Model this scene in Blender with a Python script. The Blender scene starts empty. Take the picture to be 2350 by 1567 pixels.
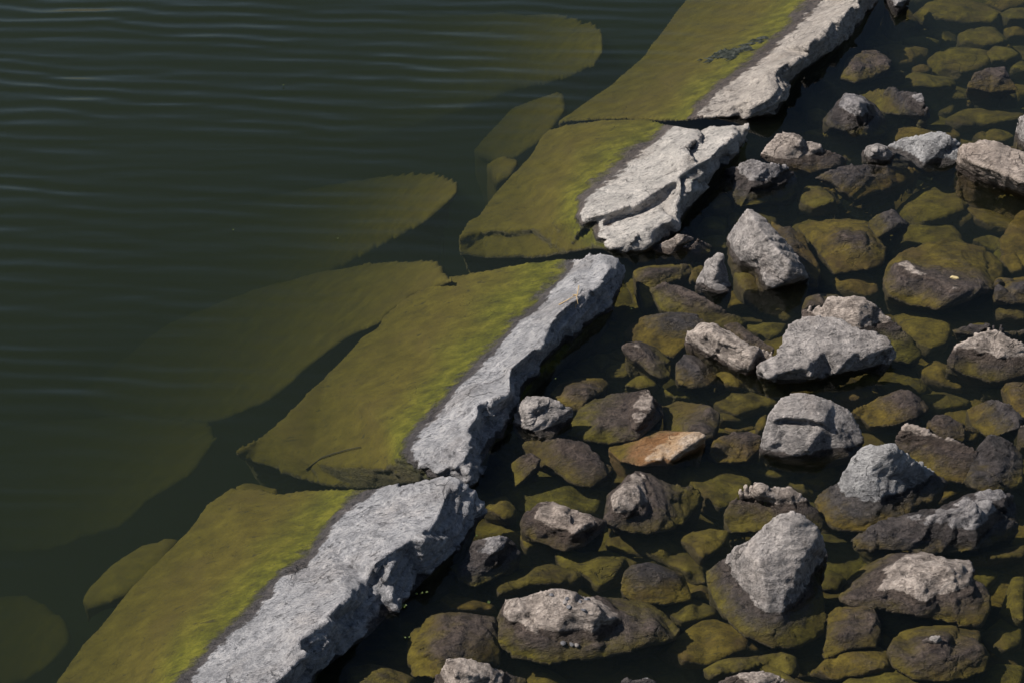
import bpy, bmesh, math, random
import numpy as np
from mathutils import Vector, Matrix
from mathutils.geometry import delaunay_2d_cdt
from mathutils.bvhtree import BVHTree

scene = bpy.context.scene
col = scene.collection
rad = math.radians

# ------------------------------------------------------------------ camera
cam_d = bpy.data.cameras.new('camera')
cam_d.lens = 85; cam_d.sensor_width = 36; cam_d.clip_start = 0.1; cam_d.clip_end = 400
cam = bpy.data.objects.new('camera', cam_d); col.objects.link(cam)
cam.location = (0, 0, 5.4); cam.rotation_euler = (rad(90-36), 0, 0)
scene.camera = cam

# ------------------------------------------------------------------ sky and sun
SUN_ELEV, SUN_AZ = 48.0, -92.0            # azimuth from +Y (away from the viewer) towards +X
world = bpy.data.worlds.new('World'); scene.world = world; world.use_nodes = True
wn = world.node_tree.nodes; wl = world.node_tree.links
sky = wn.new('ShaderNodeTexSky'); sky.sky_type = 'NISHITA'; sky.sun_disc = False
sky.sun_elevation = rad(SUN_ELEV); sky.sun_rotation = rad(SUN_AZ)
wl.new(sky.outputs[0], wn['Background'].inputs[0]); wn['Background'].inputs[1].default_value = 0.05
sun_d = bpy.data.lights.new('sun', 'SUN'); sun_d.energy = 5.0; sun_d.angle = rad(0.53); sun_d.color = (1, .94, .87)
sun = bpy.data.objects.new('sun', sun_d); col.objects.link(sun)
ts = Vector((math.sin(rad(SUN_AZ))*math.cos(rad(SUN_ELEV)), math.cos(rad(SUN_AZ))*math.cos(rad(SUN_ELEV)), math.sin(rad(SUN_ELEV))))
sun.rotation_euler = ts.to_track_quat('Z', 'Y').to_euler(); sun.location = ts*30

vs = scene.view_settings
vs.view_transform = 'Standard'; vs.look = 'None'; vs.exposure = .38; vs.gamma = 1; vs.use_curve_mapping = False
cy = scene.cycles
cy.use_denoising = True; cy.use_adaptive_sampling = True; cy.adaptive_threshold = .02; cy.max_bounces = 5; cy.diffuse_bounces = 2; cy.glossy_bounces = 2; cy.transparent_max_bounces = 12
cy.volume_bounces = 0; cy.caustics_reflective = False; cy.caustics_refractive = False

# ------------------------------------------------------------------ node helpers
class NT:
    def __init__(s, mat):
        mat.use_nodes = True; s.t = mat.node_tree; s.t.nodes.clear(); s.out = s.n('ShaderNodeOutputMaterial')
    def n(s, kind, **kw):
        nd = s.t.nodes.new(kind)
        for k, v in kw.items(): setattr(nd, k, v)
        return nd
    def l(s, a, b): s.t.links.new(a, b)
    def put(s, sock, v):
        if hasattr(v, 'is_linked'): s.l(v, sock)
        elif v is not None: sock.default_value = v
    def math(s, op, a, b=None, c=None, clamp=False):
        m = s.n('ShaderNodeMath', operation=op, use_clamp=clamp)
        for i, v in enumerate((a, b, c)):
            if v is not None: s.put(m.inputs[i], v)
        return m.outputs[0]
    def noise(s, vec, scale, detail=4, rough=.55, dist=0):
        m = s.n('ShaderNodeTexNoise'); s.put(m.inputs['Vector'], vec)
        m.inputs['Scale'].default_value = scale; m.inputs['Detail'].default_value = detail
        m.inputs['Roughness'].default_value = rough; m.inputs['Distortion'].default_value = dist
        return m.outputs[0]
    def step(s, v, a, b):
        m = s.n('ShaderNodeMapRange', interpolation_type='SMOOTHSTEP'); s.put(m.inputs[0], v)
        m.inputs[1].default_value = a; m.inputs[2].default_value = b
        return m.outputs[0]
    def mix(s, f, a, b, mode='MIX'):
        m = s.n('ShaderNodeMix', data_type='RGBA', blend_type=mode)
        s.put(m.inputs[0], f); s.put(m.inputs[6], a); s.put(m.inputs[7], b)
        return m.outputs[2]
    def ramp(s, f, stops):
        m = s.n('ShaderNodeValToRGB'); s.put(m.inputs[0], f); e = m.color_ramp.elements
        while len(e) < len(stops): e.new(.5)
        for el, (p, c) in zip(e, stops): el.position = p; el.color = (*c, 1)
        return m.outputs[0]
    def scaled(s, vec, sc, rot=(0,0,0)):
        m = s.n('ShaderNodeMapping'); s.l(vec, m.inputs[0]); m.inputs['Scale'].default_value = sc; m.inputs['Rotation'].default_value = rot
        return m.outputs[0]

def c4(c, k=1): return (c[0]*k, c[1]*k, c[2]*k, 1)

def rock_material(name, light, mid, dark, dry_line=.008, alg_line=-.028, green=0.0, orange=False, grain=1.0, crust=.5, calm=False):
    """bare rock, dark where wet, coated with olive algae and silt below the water line"""
    mat = bpy.data.materials.new(name); T = NT(mat)
    geo = T.n('ShaderNodeNewGeometry'); P = geo.outputs['Position']
    sx = T.n('ShaderNodeSeparateXYZ'); T.l(P, sx.inputs[0]); z = sx.outputs[2]
    nz = T.n('ShaderNodeSeparateXYZ'); T.l(geo.outputs['Normal'], nz.inputs[0])
    streak = T.scaled(P, (.72, 1.15, 1.2), (0, 0, rad(-18)))
    big = T.noise(P, 6, 4); medn = T.noise(P, 22, 6, .6); fine = T.noise(streak, 85, 7, .68); edge = T.noise(streak, 26, 6, .65)
    # dry stone
    v = T.math('ADD', T.math('MULTIPLY', medn, .45), T.math('MULTIPLY', fine, .55))
    dry = T.ramp(v, [(.40, dark), (.5, mid), (.60, light)])
    fleck = T.step(T.noise(streak, 46, 6, .66, .5), .585, .65)
    dry = T.mix(T.math('MULTIPLY', fleck, .85), dry, c4(dark, .5))
    pale = T.step(T.noise(P, 28, 6, .64), .60, .67)
    dry = T.mix(T.math('MULTIPLY', pale, .7), dry, c4(light, 1.2))
    dry = T.mix(T.step(big, .35, .68), dry, T.mix(.55, dry, c4(mid, .62)))
    cr = T.math('MULTIPLY', T.step(T.math('ADD', T.noise(P, 13, 6, .62), T.math('MULTIPLY', z, 1.2)), .54, .68), crust)
    dry = T.mix(cr, dry, T.mix(.5, dry, c4(light, 1.18)))
    ce = T.n('ShaderNodeTexVoronoi', feature='DISTANCE_TO_EDGE'); ce.inputs['Scale'].default_value = 5.5
    wrp = T.n('ShaderNodeVectorMath', operation='MULTIPLY_ADD'); wn_ = T.n('ShaderNodeTexNoise'); T.l(P, wn_.inputs['Vector']); wn_.inputs['Scale'].default_value = 9; wn_.inputs['Detail'].default_value = 5
    T.l(wn_.outputs['Color'], wrp.inputs[0]); wrp.inputs[1].default_value = (.16, .16, .16); T.l(T.scaled(P, (.8, 1.3, 1), (0, 0, rad(-35))), wrp.inputs[2]); T.l(wrp.outputs[0], ce.inputs['Vector'])
    crack = T.math('MULTIPLY', T.step(ce.outputs['Distance'], .022, .006), T.step(T.noise(P, 4.5, 3), .56, .68))
    dry = T.mix(T.math('MULTIPLY', crack, .6), dry, c4(dark, .4))
    blot = T.step(T.noise(P, 3.2, 5, .6), .50, .66)
    dry = T.mix(T.math('MULTIPLY', blot, .4), dry, T.mix(1, dry, (.66, .60, .55, 1), 'MULTIPLY'))
    vein = T.math('ABSOLUTE', T.math('SUBTRACT', T.noise(P, 7, 4, .55, .6), .5))
    dry = T.mix(T.math('MULTIPLY', T.step(vein, .012, .002), .35), dry, c4(light, 1.15))
    if orange:
        o = T.math('MULTIPLY', T.math('MULTIPLY', T.step(z, -.07, -.02), T.step(z, .06, .03)), T.step(T.noise(P, 9, 4), .36, .56))
        dry = T.mix(T.math('MULTIPLY', o, .6), dry, (.42, .25, .11, 1))
    worn = T.math('MULTIPLY', T.step(T.math('ADD', geo.outputs['Pointiness'], T.math('MULTIPLY', T.math('SUBTRACT', medn, .5), .10)), .515, .60), .6)
    dry = T.mix(worn, dry, c4(light, 1.15))
    wetc = T.mix(1, dry, (.25, .225, .215, 1) if not orange else (.6, .45, .3, 1), 'MULTIPLY')
    edge = T.math('ADD', T.math('MULTIPLY', edge, .6), T.math('MULTIPLY', T.noise(T.scaled(P, (.6, 1.2, 1), (0, 0, rad(-25))), 11, 4, .6), .4))
    zd = T.math('ADD', z, T.math('MULTIPLY', T.math('SUBTRACT', edge, .5), .075))
    fdry = T.step(zd, dry_line-.003, dry_line+.003)
    base = T.mix(fdry, wetc, dry)
    # algae
    an = T.math('ADD', T.math('MULTIPLY', T.noise(streak, 16, 5, .6), .7), T.math('MULTIPLY', T.noise(streak, 90, 4, .6), .3)); ab = T.noise(P, 5, 5, .6)
    alg = T.ramp(an, [(.36, (.026, .020, .003)), (.46, (.060, .047, .006)), (.54, (.086, .068, .008)), (.66, (.130, .104, .015))])
    alg = T.mix(T.step(ab, .42, .7), alg, T.mix(.6, alg, (.062, .040, .016, 1)))
    rnd = T.n('ShaderNodeObjectInfo').outputs['Random']
    if not green:
        alg = T.mix(1, alg, T.ramp(rnd, [(0, (.78, .74, .80)), (.3, (1.0, 1.02, .8)), (.6, (1.15, .98, .95)), (.85, (.88, .95, .75)), (1, (1.25, 1.12, 1.1))]), 'MULTIPLY')
    if green:
        alg = T.mix(.5, alg, (.086, .068, .009, 1))
        gr = T.ramp(an, [(.36, (.032, .036, .003)), (.5, (.072, .076, .004)), (.62, (.130, .126, .010))])
        alg = T.mix(T.math('MULTIPLY', T.step(T.math('ADD', z, T.math('MULTIPLY', T.math('SUBTRACT', ab, .5), .12)), -.13, -.025), green), alg, gr)
    za = T.math('ADD', z, T.math('MULTIPLY', T.math('SUBTRACT', edge, .5), .07 if green else .12))
    falg = T.step(za, alg_line+(.008 if green else .022), alg_line-(.010 if green else .035))
    # silt gathers on upward faces; steep faces stay barer
    bare = T.math('MULTIPLY', T.step(T.math('ADD', nz.outputs[2], T.math('MULTIPLY', T.math('SUBTRACT', medn, .5), .9)), .45, .05), .45)
    falg = T.math('MULTIPLY', falg, T.math('SUBTRACT', 1, bare))
    base = T.mix(falg, base, alg)
    scr = T.step(T.noise(T.scaled(P, (.35, 1.6, 1.6), (0, 0, rad(-20))), 30, 5, .6, .6), .62, .68)
    base = T.mix(T.math('MULTIPLY', scr, T.math('MULTIPLY', falg, .75)), base, (.028, .024, .010, 1))
    spot = T.math('MULTIPLY', T.step(T.noise(P, 70, 2, .5), .66, .72), T.math('MULTIPLY', falg, .55))
    base = T.mix(spot, base, (.03, .027, .012, 1))
    if calm: base = T.mix(.5, base, (.075, .060, .009, 1))
    # relief
    h1 = T.math('MULTIPLY', fine, 1.0*grain); h2 = T.math('MULTIPLY', T.noise(P, 150, 5, .7), .35*grain)
    vor = T.n('ShaderNodeTexVoronoi', feature='F1'); T.l(T.scaled(P, (.7, 1.1, 1.2), (.2, .1, .4)), vor.inputs['Vector']); vor.inputs['Scale'].default_value = 34
    hh = T.math('ADD', T.math('ADD', h1, h2), T.math('MULTIPLY', vor.outputs['Distance'], .25*grain))
    hh = T.math('ADD', hh, T.math('SUBTRACT', T.math('MULTIPLY', medn, .35), T.math('ADD', T.math('MULTIPLY', fleck, .25), T.math('MULTIPLY', crack, .9))))
    hh = T.math('MULTIPLY', hh, T.math('SUBTRACT', 1, T.math('MULTIPLY', falg, .97 if calm else .85 if green else .6)))
    bp = T.n('ShaderNodeBump'); bp.inputs['Strength'].default_value = 1; bp.inputs['Distance'].default_value = .018; T.l(hh, bp.inputs['Height'])
    bs = T.n('ShaderNodeBsdfPrincipled'); T.l(base, bs.inputs['Base Color']); T.l(bp.outputs[0], bs.inputs['Normal'])
    rough = T.math('ADD', T.math('MULTIPLY', T.math('MAXIMUM', fdry, falg), .38), .52)
    T.l(rough, bs.inputs['Roughness']); bs.inputs['Specular IOR Level'].default_value = .3
    T.l(bs.outputs[0], T.out.inputs[0])
    return mat

M = {
 'slab':      rock_material('slab_stone',  (.49,.475,.475), (.325,.325,.34), (.165,.165,.175), green=.85, alg_line=-.02, dry_line=.004, crust=.3),
 'slab_pale': rock_material('slab_stone_pale', (0.578,0.535,0.489), (0.452,0.425,0.395), (0.252,0.240,0.226), green=.8, alg_line=-.018, dry_line=.004, crust=.4),
 'slab_warm': rock_material('slab_stone_warm', (0.525,0.470,0.414), (0.378,0.340,0.305), (0.221,0.200,0.183), green=.7, alg_line=-.02, dry_line=.004, crust=.3),
 'grey':  rock_material('grey_stone',  (0.473,0.430,0.404), (0.249,0.230,0.220), (0.118,0.109,0.106)),
 'blue':  rock_material('blue_stone',  (0.430,0.420,0.414), (0.233,0.230,0.231), (0.103,0.101,0.106)),
 'tan':   rock_material('tan_stone',   (0.525,0.450,0.395), (0.267,0.226,0.197), (0.126,0.105,0.091), dry_line=.012),
 'brown': rock_material('brown_stone', (0.462,0.390,0.338), (0.233,0.193,0.166), (0.103,0.083,0.071), dry_line=.02),
 'dark':  rock_material('dark_stone',  (0.378,0.355,0.348), (0.168,0.160,0.164), (0.079,0.075,0.080), dry_line=.035, crust=.9),
 'silted': rock_material('silted_stone', (.30,.28,.25), (.2,.19,.17), (.1,.09,.08), calm=True, grain=.3),
 'orange':rock_material('rusty_stone', (0.588,0.490,0.395), (0.399,0.310,0.235), (0.168,0.130,0.103), dry_line=.005, orange=True),
}

def plain(name, colr, rough=.7):
    m = bpy.data.materials.new(name); T = NT(m)
    geo = T.n('ShaderNodeNewGeometry'); nn = T.noise(geo.outputs['Position'], 60, 4)
    bs = T.n('ShaderNodeBsdfPrincipled'); bs.inputs['Roughness'].default_value = rough
    T.l(T.mix(nn, c4(colr, .6), c4(colr, 1.35)), bs.inputs['Base Color']); T.l(bs.outputs[0], T.out.inputs[0])
    return m

# ------------------------------------------------------------------ numpy noise for the mesh relief
rng = np.random.RandomState(7)
PERM = np.tile(rng.permutation(256), 3); GRAD = rng.normal(size=(256, 3)); GRAD /= np.linalg.norm(GRAD, axis=1)[:, None]
def perlin(p):
    i = np.floor(p).astype(int); f = p-i; i &= 255
    u = f*f*f*(f*(f*6-15)+10); r = 0
    for dx in (0, 1):
        for dy in (0, 1):
            for dz in (0, 1):
                hsh = PERM[PERM[PERM[(i[:, 0]+dx) & 255]+((i[:, 1]+dy) & 255)]+((i[:, 2]+dz) & 255)]
                g = GRAD[hsh]
                d = g[:, 0]*(f[:, 0]-dx)+g[:, 1]*(f[:, 1]-dy)+g[:, 2]*(f[:, 2]-dz)
                w = (u[:, 0] if dx else 1-u[:, 0])*(u[:, 1] if dy else 1-u[:, 1])*(u[:, 2] if dz else 1-u[:, 2])
                r = r+w*d
    return r
def fbm(p, octaves, gain=.5):
    r = 0; a = 1
    for k in range(octaves): r = r+a*perlin(p*(2.03**k)+k*17.3); a *= gain
    return r
def ridged(p, octaves, gain=.5):
    r = 0; a = 1
    for k in range(octaves): r = r+a*(.35-np.abs(perlin(p*(2.03**k)+k*11.7))); a *= gain
    return r

def facets(p, seed):
    """broken-stone relief: every cell of a jittered lattice is a plane with a tilt of its own"""
    i = np.floor(p).astype(int); best = np.full(len(p), 9.); out = np.zeros(len(p))
    for dx in (-1, 0, 1):
        for dy in (-1, 0, 1):
            for dz in (-1, 0, 1):
                c = i+(dx, dy, dz); hsh = PERM[PERM[PERM[(c[:, 0]+seed) & 255]+(c[:, 1] & 255)]+(c[:, 2] & 255)]
                q = p-(c+.5+GRAD[hsh]*.42); d = (q*q).sum(1); m = d < best
                g = GRAD[(hsh*7+31) & 255]
                out = np.where(m, (q*g).sum(1), out); best = np.where(m, d, best)
    return out

# ------------------------------------------------------------------ rock builder
DEP = rad(36); COT = 1/math.tan(DEP)
def coarse_rock(outline, inner, drop):
    """upper surface triangulated over its control points, then closed by an undercut flank and a base"""
    n = len(outline); P = [Vector(p) for p in outline]+[Vector(p) for p in inner]
    uv = [Vector((p.x, p.y*math.sin(DEP)+p.z*math.cos(DEP))) for p in P]
    r = delaunay_2d_cdt(uv, [(i, (i+1) % n) for i in range(n)], [], 1, 1e-5)
    verts = []
    for k, co in enumerate(r[0]):
        ids = r[3][k]
        verts.append(P[ids[0]].copy() if ids else P[min(range(len(P)), key=lambda q: (uv[q]-co).length)].copy())
    new_of = {}
    for k, ids in enumerate(r[3]):
        for i in ids: new_of[i] = k
    faces = [list(f) for f in r[2]]
    cx = sum(p.x for p in P[:n])/n; cyy = sum(p.y for p in P[:n])/n
    area = sum(uv[i].x*uv[(i+1) % n].y-uv[(i+1) % n].x*uv[i].y for i in range(n)); sg = 1 if area > 0 else -1
    zlow = min(p.z for p in P[:n])
    ring0 = [new_of[i] for i in range(n)]; ring1 = []; ring2 = []
    for i in range(n):
        e = uv[(i+1) % n]-uv[i-1]; nv = Vector((e.y, -e.x))*sg
        nv = nv.normalized() if nv.length > 1e-9 else Vector((0, 0)); k = max(0, -nv.y)
        p = P[i]
        for ring, q, ins in ((ring1, .45, .06), (ring2, 1, .32)):
            zt = p.z-drop*q if q < 1 else zlow-drop
            d = p.z-zt
            x = p.x; y = p.y+min(d*COT*k*1.1, max(.02, cyy+.02-p.y))
            ring.append(len(verts)); verts.append(Vector((x+(cx-x)*ins, y+(cyy+.12*k-y)*ins*.8, zt)))
    for a, b in ((ring0, ring1), (ring1, ring2)):
        for i in range(n): j = (i+1) % n; faces.append([a[i], a[j], b[j], b[i]])
    c = len(verts); verts.append(Vector((cx, cyy+.1*drop, zlow-drop)))
    for i in range(n): faces.append([ring2[i], ring2[(i+1) % n], c])
    me = bpy.data.meshes.new('coarse'); me.from_pydata(verts, [], faces)
    bm = bmesh.new(); bm.from_mesh(me); bmesh.ops.triangulate(bm, faces=bm.faces[:]); bmesh.ops.recalc_face_normals(bm, faces=bm.faces[:]); bm.to_mesh(me); bm.free()
    return me

jobs = []      # (temp object, finish settings)
def queue(me, name, mat, voxel, props, rough=1.0, slab=False, seed=0, size=.4):
    t = bpy.data.objects.new('temp', me); col.objects.link(t)
    md = t.modifiers.new('r', 'REMESH'); md.mode = 'VOXEL'; md.voxel_size = voxel
    jobs.append((t, name, mat, props, rough, slab, seed, size))

def keep_largest(me):
    n = len(me.vertices); e = np.empty(len(me.edges)*2, 'i'); me.edges.foreach_get('vertices', e); e = e.reshape(-1, 2)
    lab = np.arange(n)
    while True:
        old = lab.copy(); m = np.minimum(lab[e[:, 0]], lab[e[:, 1]])
        np.minimum.at(lab, e[:, 0], m); np.minimum.at(lab, e[:, 1], m); lab = lab[lab]; lab = lab[lab]
        if (lab == old).all(): break
    u, cnt = np.unique(lab, return_counts=True)
    if len(u) > 1:
        bm = bmesh.new(); bm.from_mesh(me); bm.verts.ensure_lookup_table(); big = u[cnt.argmax()]
        bmesh.ops.delete(bm, geom=[bm.verts[i] for i in np.nonzero(lab != big)[0]], context='VERTS'); bm.to_mesh(me); bm.free()

def finish():
    dg = bpy.context.evaluated_depsgraph_get(); res = []
    for t, name, mat, props, rough, slab, seed, size in jobs:
        me = bpy.data.meshes.new_from_object(t.evaluated_get(dg)); me.name = name
        keep_largest(me)
        n = len(me.vertices); co = np.empty(n*3, 'f'); me.vertices.foreach_get('co', co); co = co.reshape(-1, 3).astype(float)
        rounds = 5 if name == 'sunken_slab' else 2 if name in ('submerged_rock', 'deep_rock') else 0
        if rounds:                                       # water-worn stones: soften the edges
            e = np.empty(len(me.edges)*2, 'i'); me.edges.foreach_get('vertices', e); e = e.reshape(-1, 2); deg = np.bincount(e.ravel(), minlength=n)[:, None]
            for _ in range(rounds):
                s = np.stack([np.bincount(e[:, 0], co[e[:, 1], q], n)+np.bincount(e[:, 1], co[e[:, 0], q], n) for q in range(3)], 1)
                co = co*.4+.6*s/np.maximum(deg, 1)
            me.vertices.foreach_set('co', co.astype('f').ravel()); me.update()
        no = np.empty(n*3, 'f'); me.vertex_normals.foreach_get('vector', no); no = no.reshape(-1, 3).astype(float)
        r = np.random.RandomState(seed*31+5); off = r.uniform(0, 200, 3)
        p = co+off
        k = rough*min(1.0, .35+size*1.3)
        bed = r.normal(size=3)*(.5, .5, .2)+np.array((0, 0, 1)); bed /= np.linalg.norm(bed)
        if slab: bed = np.array((-.38, .1, .92))
        lay = (co @ bed)*(34 if slab else 26)+fbm(p*4, 2)*1.6
        led = np.abs((lay % 1)-.5)*2
        side = 1-np.clip(np.abs(no @ bed), 0, 1)
        if slab: amp = .16+1.75*np.clip(side-.15, 0, 1)
        else: amp = .75+.5*side
        w = p+fbm(p*14, 2)[:, None]*.007
        low = np.clip((co[:, 2]+.06)/.05, 0, 1); wet = k*(low+(1-low)*(.4 if slab else .45))
        d = (.006 if slab else .004)*fbm(p*6, 2)*(wet*amp if slab else k)+.0028*ridged(p*21, 3)*wet*amp+.0022*fbm(p*62, 3, .6)*wet*(.5+.5*amp)
        d += (facets(w*5.2, seed)*(.030 if slab else .013)+facets(w*17, seed+9)*.006)*(wet if slab else k)*amp*(1.1 if slab else 1)
        d += .007*wet*side*(led-.5)*(1.8 if slab else 1)
        chip = np.clip(fbm(p*11+50, 2)-.25, 0, 1); d -= .02*wet*chip*(np.clip(side, .1, 1) if slab else 1)
        d += .004
        co = co+no*d[:, None]
        me.vertices.foreach_set('co', co.astype('f').ravel()); me.update()
        me.polygons.foreach_set('use_smooth', [True]*len(me.polygons))
        me.materials.clear(); me.materials.append(M[mat])
        # put the origin at the base of the rock
        base = np.array((co[:, 0].mean(), co[:, 1].mean(), co[:, 2].min())); me.transform(Matrix.Translation(-base))
        o = bpy.data.objects.new(name, me); o.location = base; col.objects.link(o)
        for a, b in props.items(): o[a] = b
        res.append(o)
    for j in jobs: m = j[0].data; bpy.data.objects.remove(j[0]); bpy.data.meshes.remove(m)
    jobs.clear()
    return res

def mesh_obj(name, verts, faces, mat, smooth=False, **props):
    me = bpy.data.meshes.new(name); me.from_pydata(verts, [], faces); me.update()
    if smooth: me.polygons.foreach_set('use_smooth', [True]*len(me.polygons))
    me.materials.append(mat); o = bpy.data.objects.new(name, me); col.objects.link(o)
    for a, b in props.items(): o[a] = b
    return o

# ------------------------------------------------------------------ lake bed
LA, LB = Vector((-.66, 5.7)), Vector((1.45, 9.9)); LD = (LB-LA).normalized(); LN = Vector((-LD.y, LD.x))   # foot line of the slab row, normal towards the lake
def bed_z(x, y):
    s = (Vector((x, y))-LA).dot(LN)
    t = min(1, max(0, (s-.1)/2.4)); t = t*t*(3-2*t)
    return -.56-t*1.7
xs = [-40, -20, -10]+[-6+.25*i for i in range(49)]+[10, 20, 40]; ys = [-30, -10, 0]+[3+.25*i for i in range(45)]+[18, 24, 40, 60]
bv = [(x, y, bed_z(x, y)+random.Random(i*991+j).uniform(-.10, .10)) for i, x in enumerate(xs) for j, y in enumerate(ys)]
bf = [(i*len(ys)+j, (i+1)*len(ys)+j, (i+1)*len(ys)+j+1, i*len(ys)+j+1) for i in range(len(xs)-1) for j in range(len(ys)-1)]
mesh_obj('lake_bed', bv, bf, plain('lake_silt', (.032, .030, .016), .95), True, kind='structure')

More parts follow.
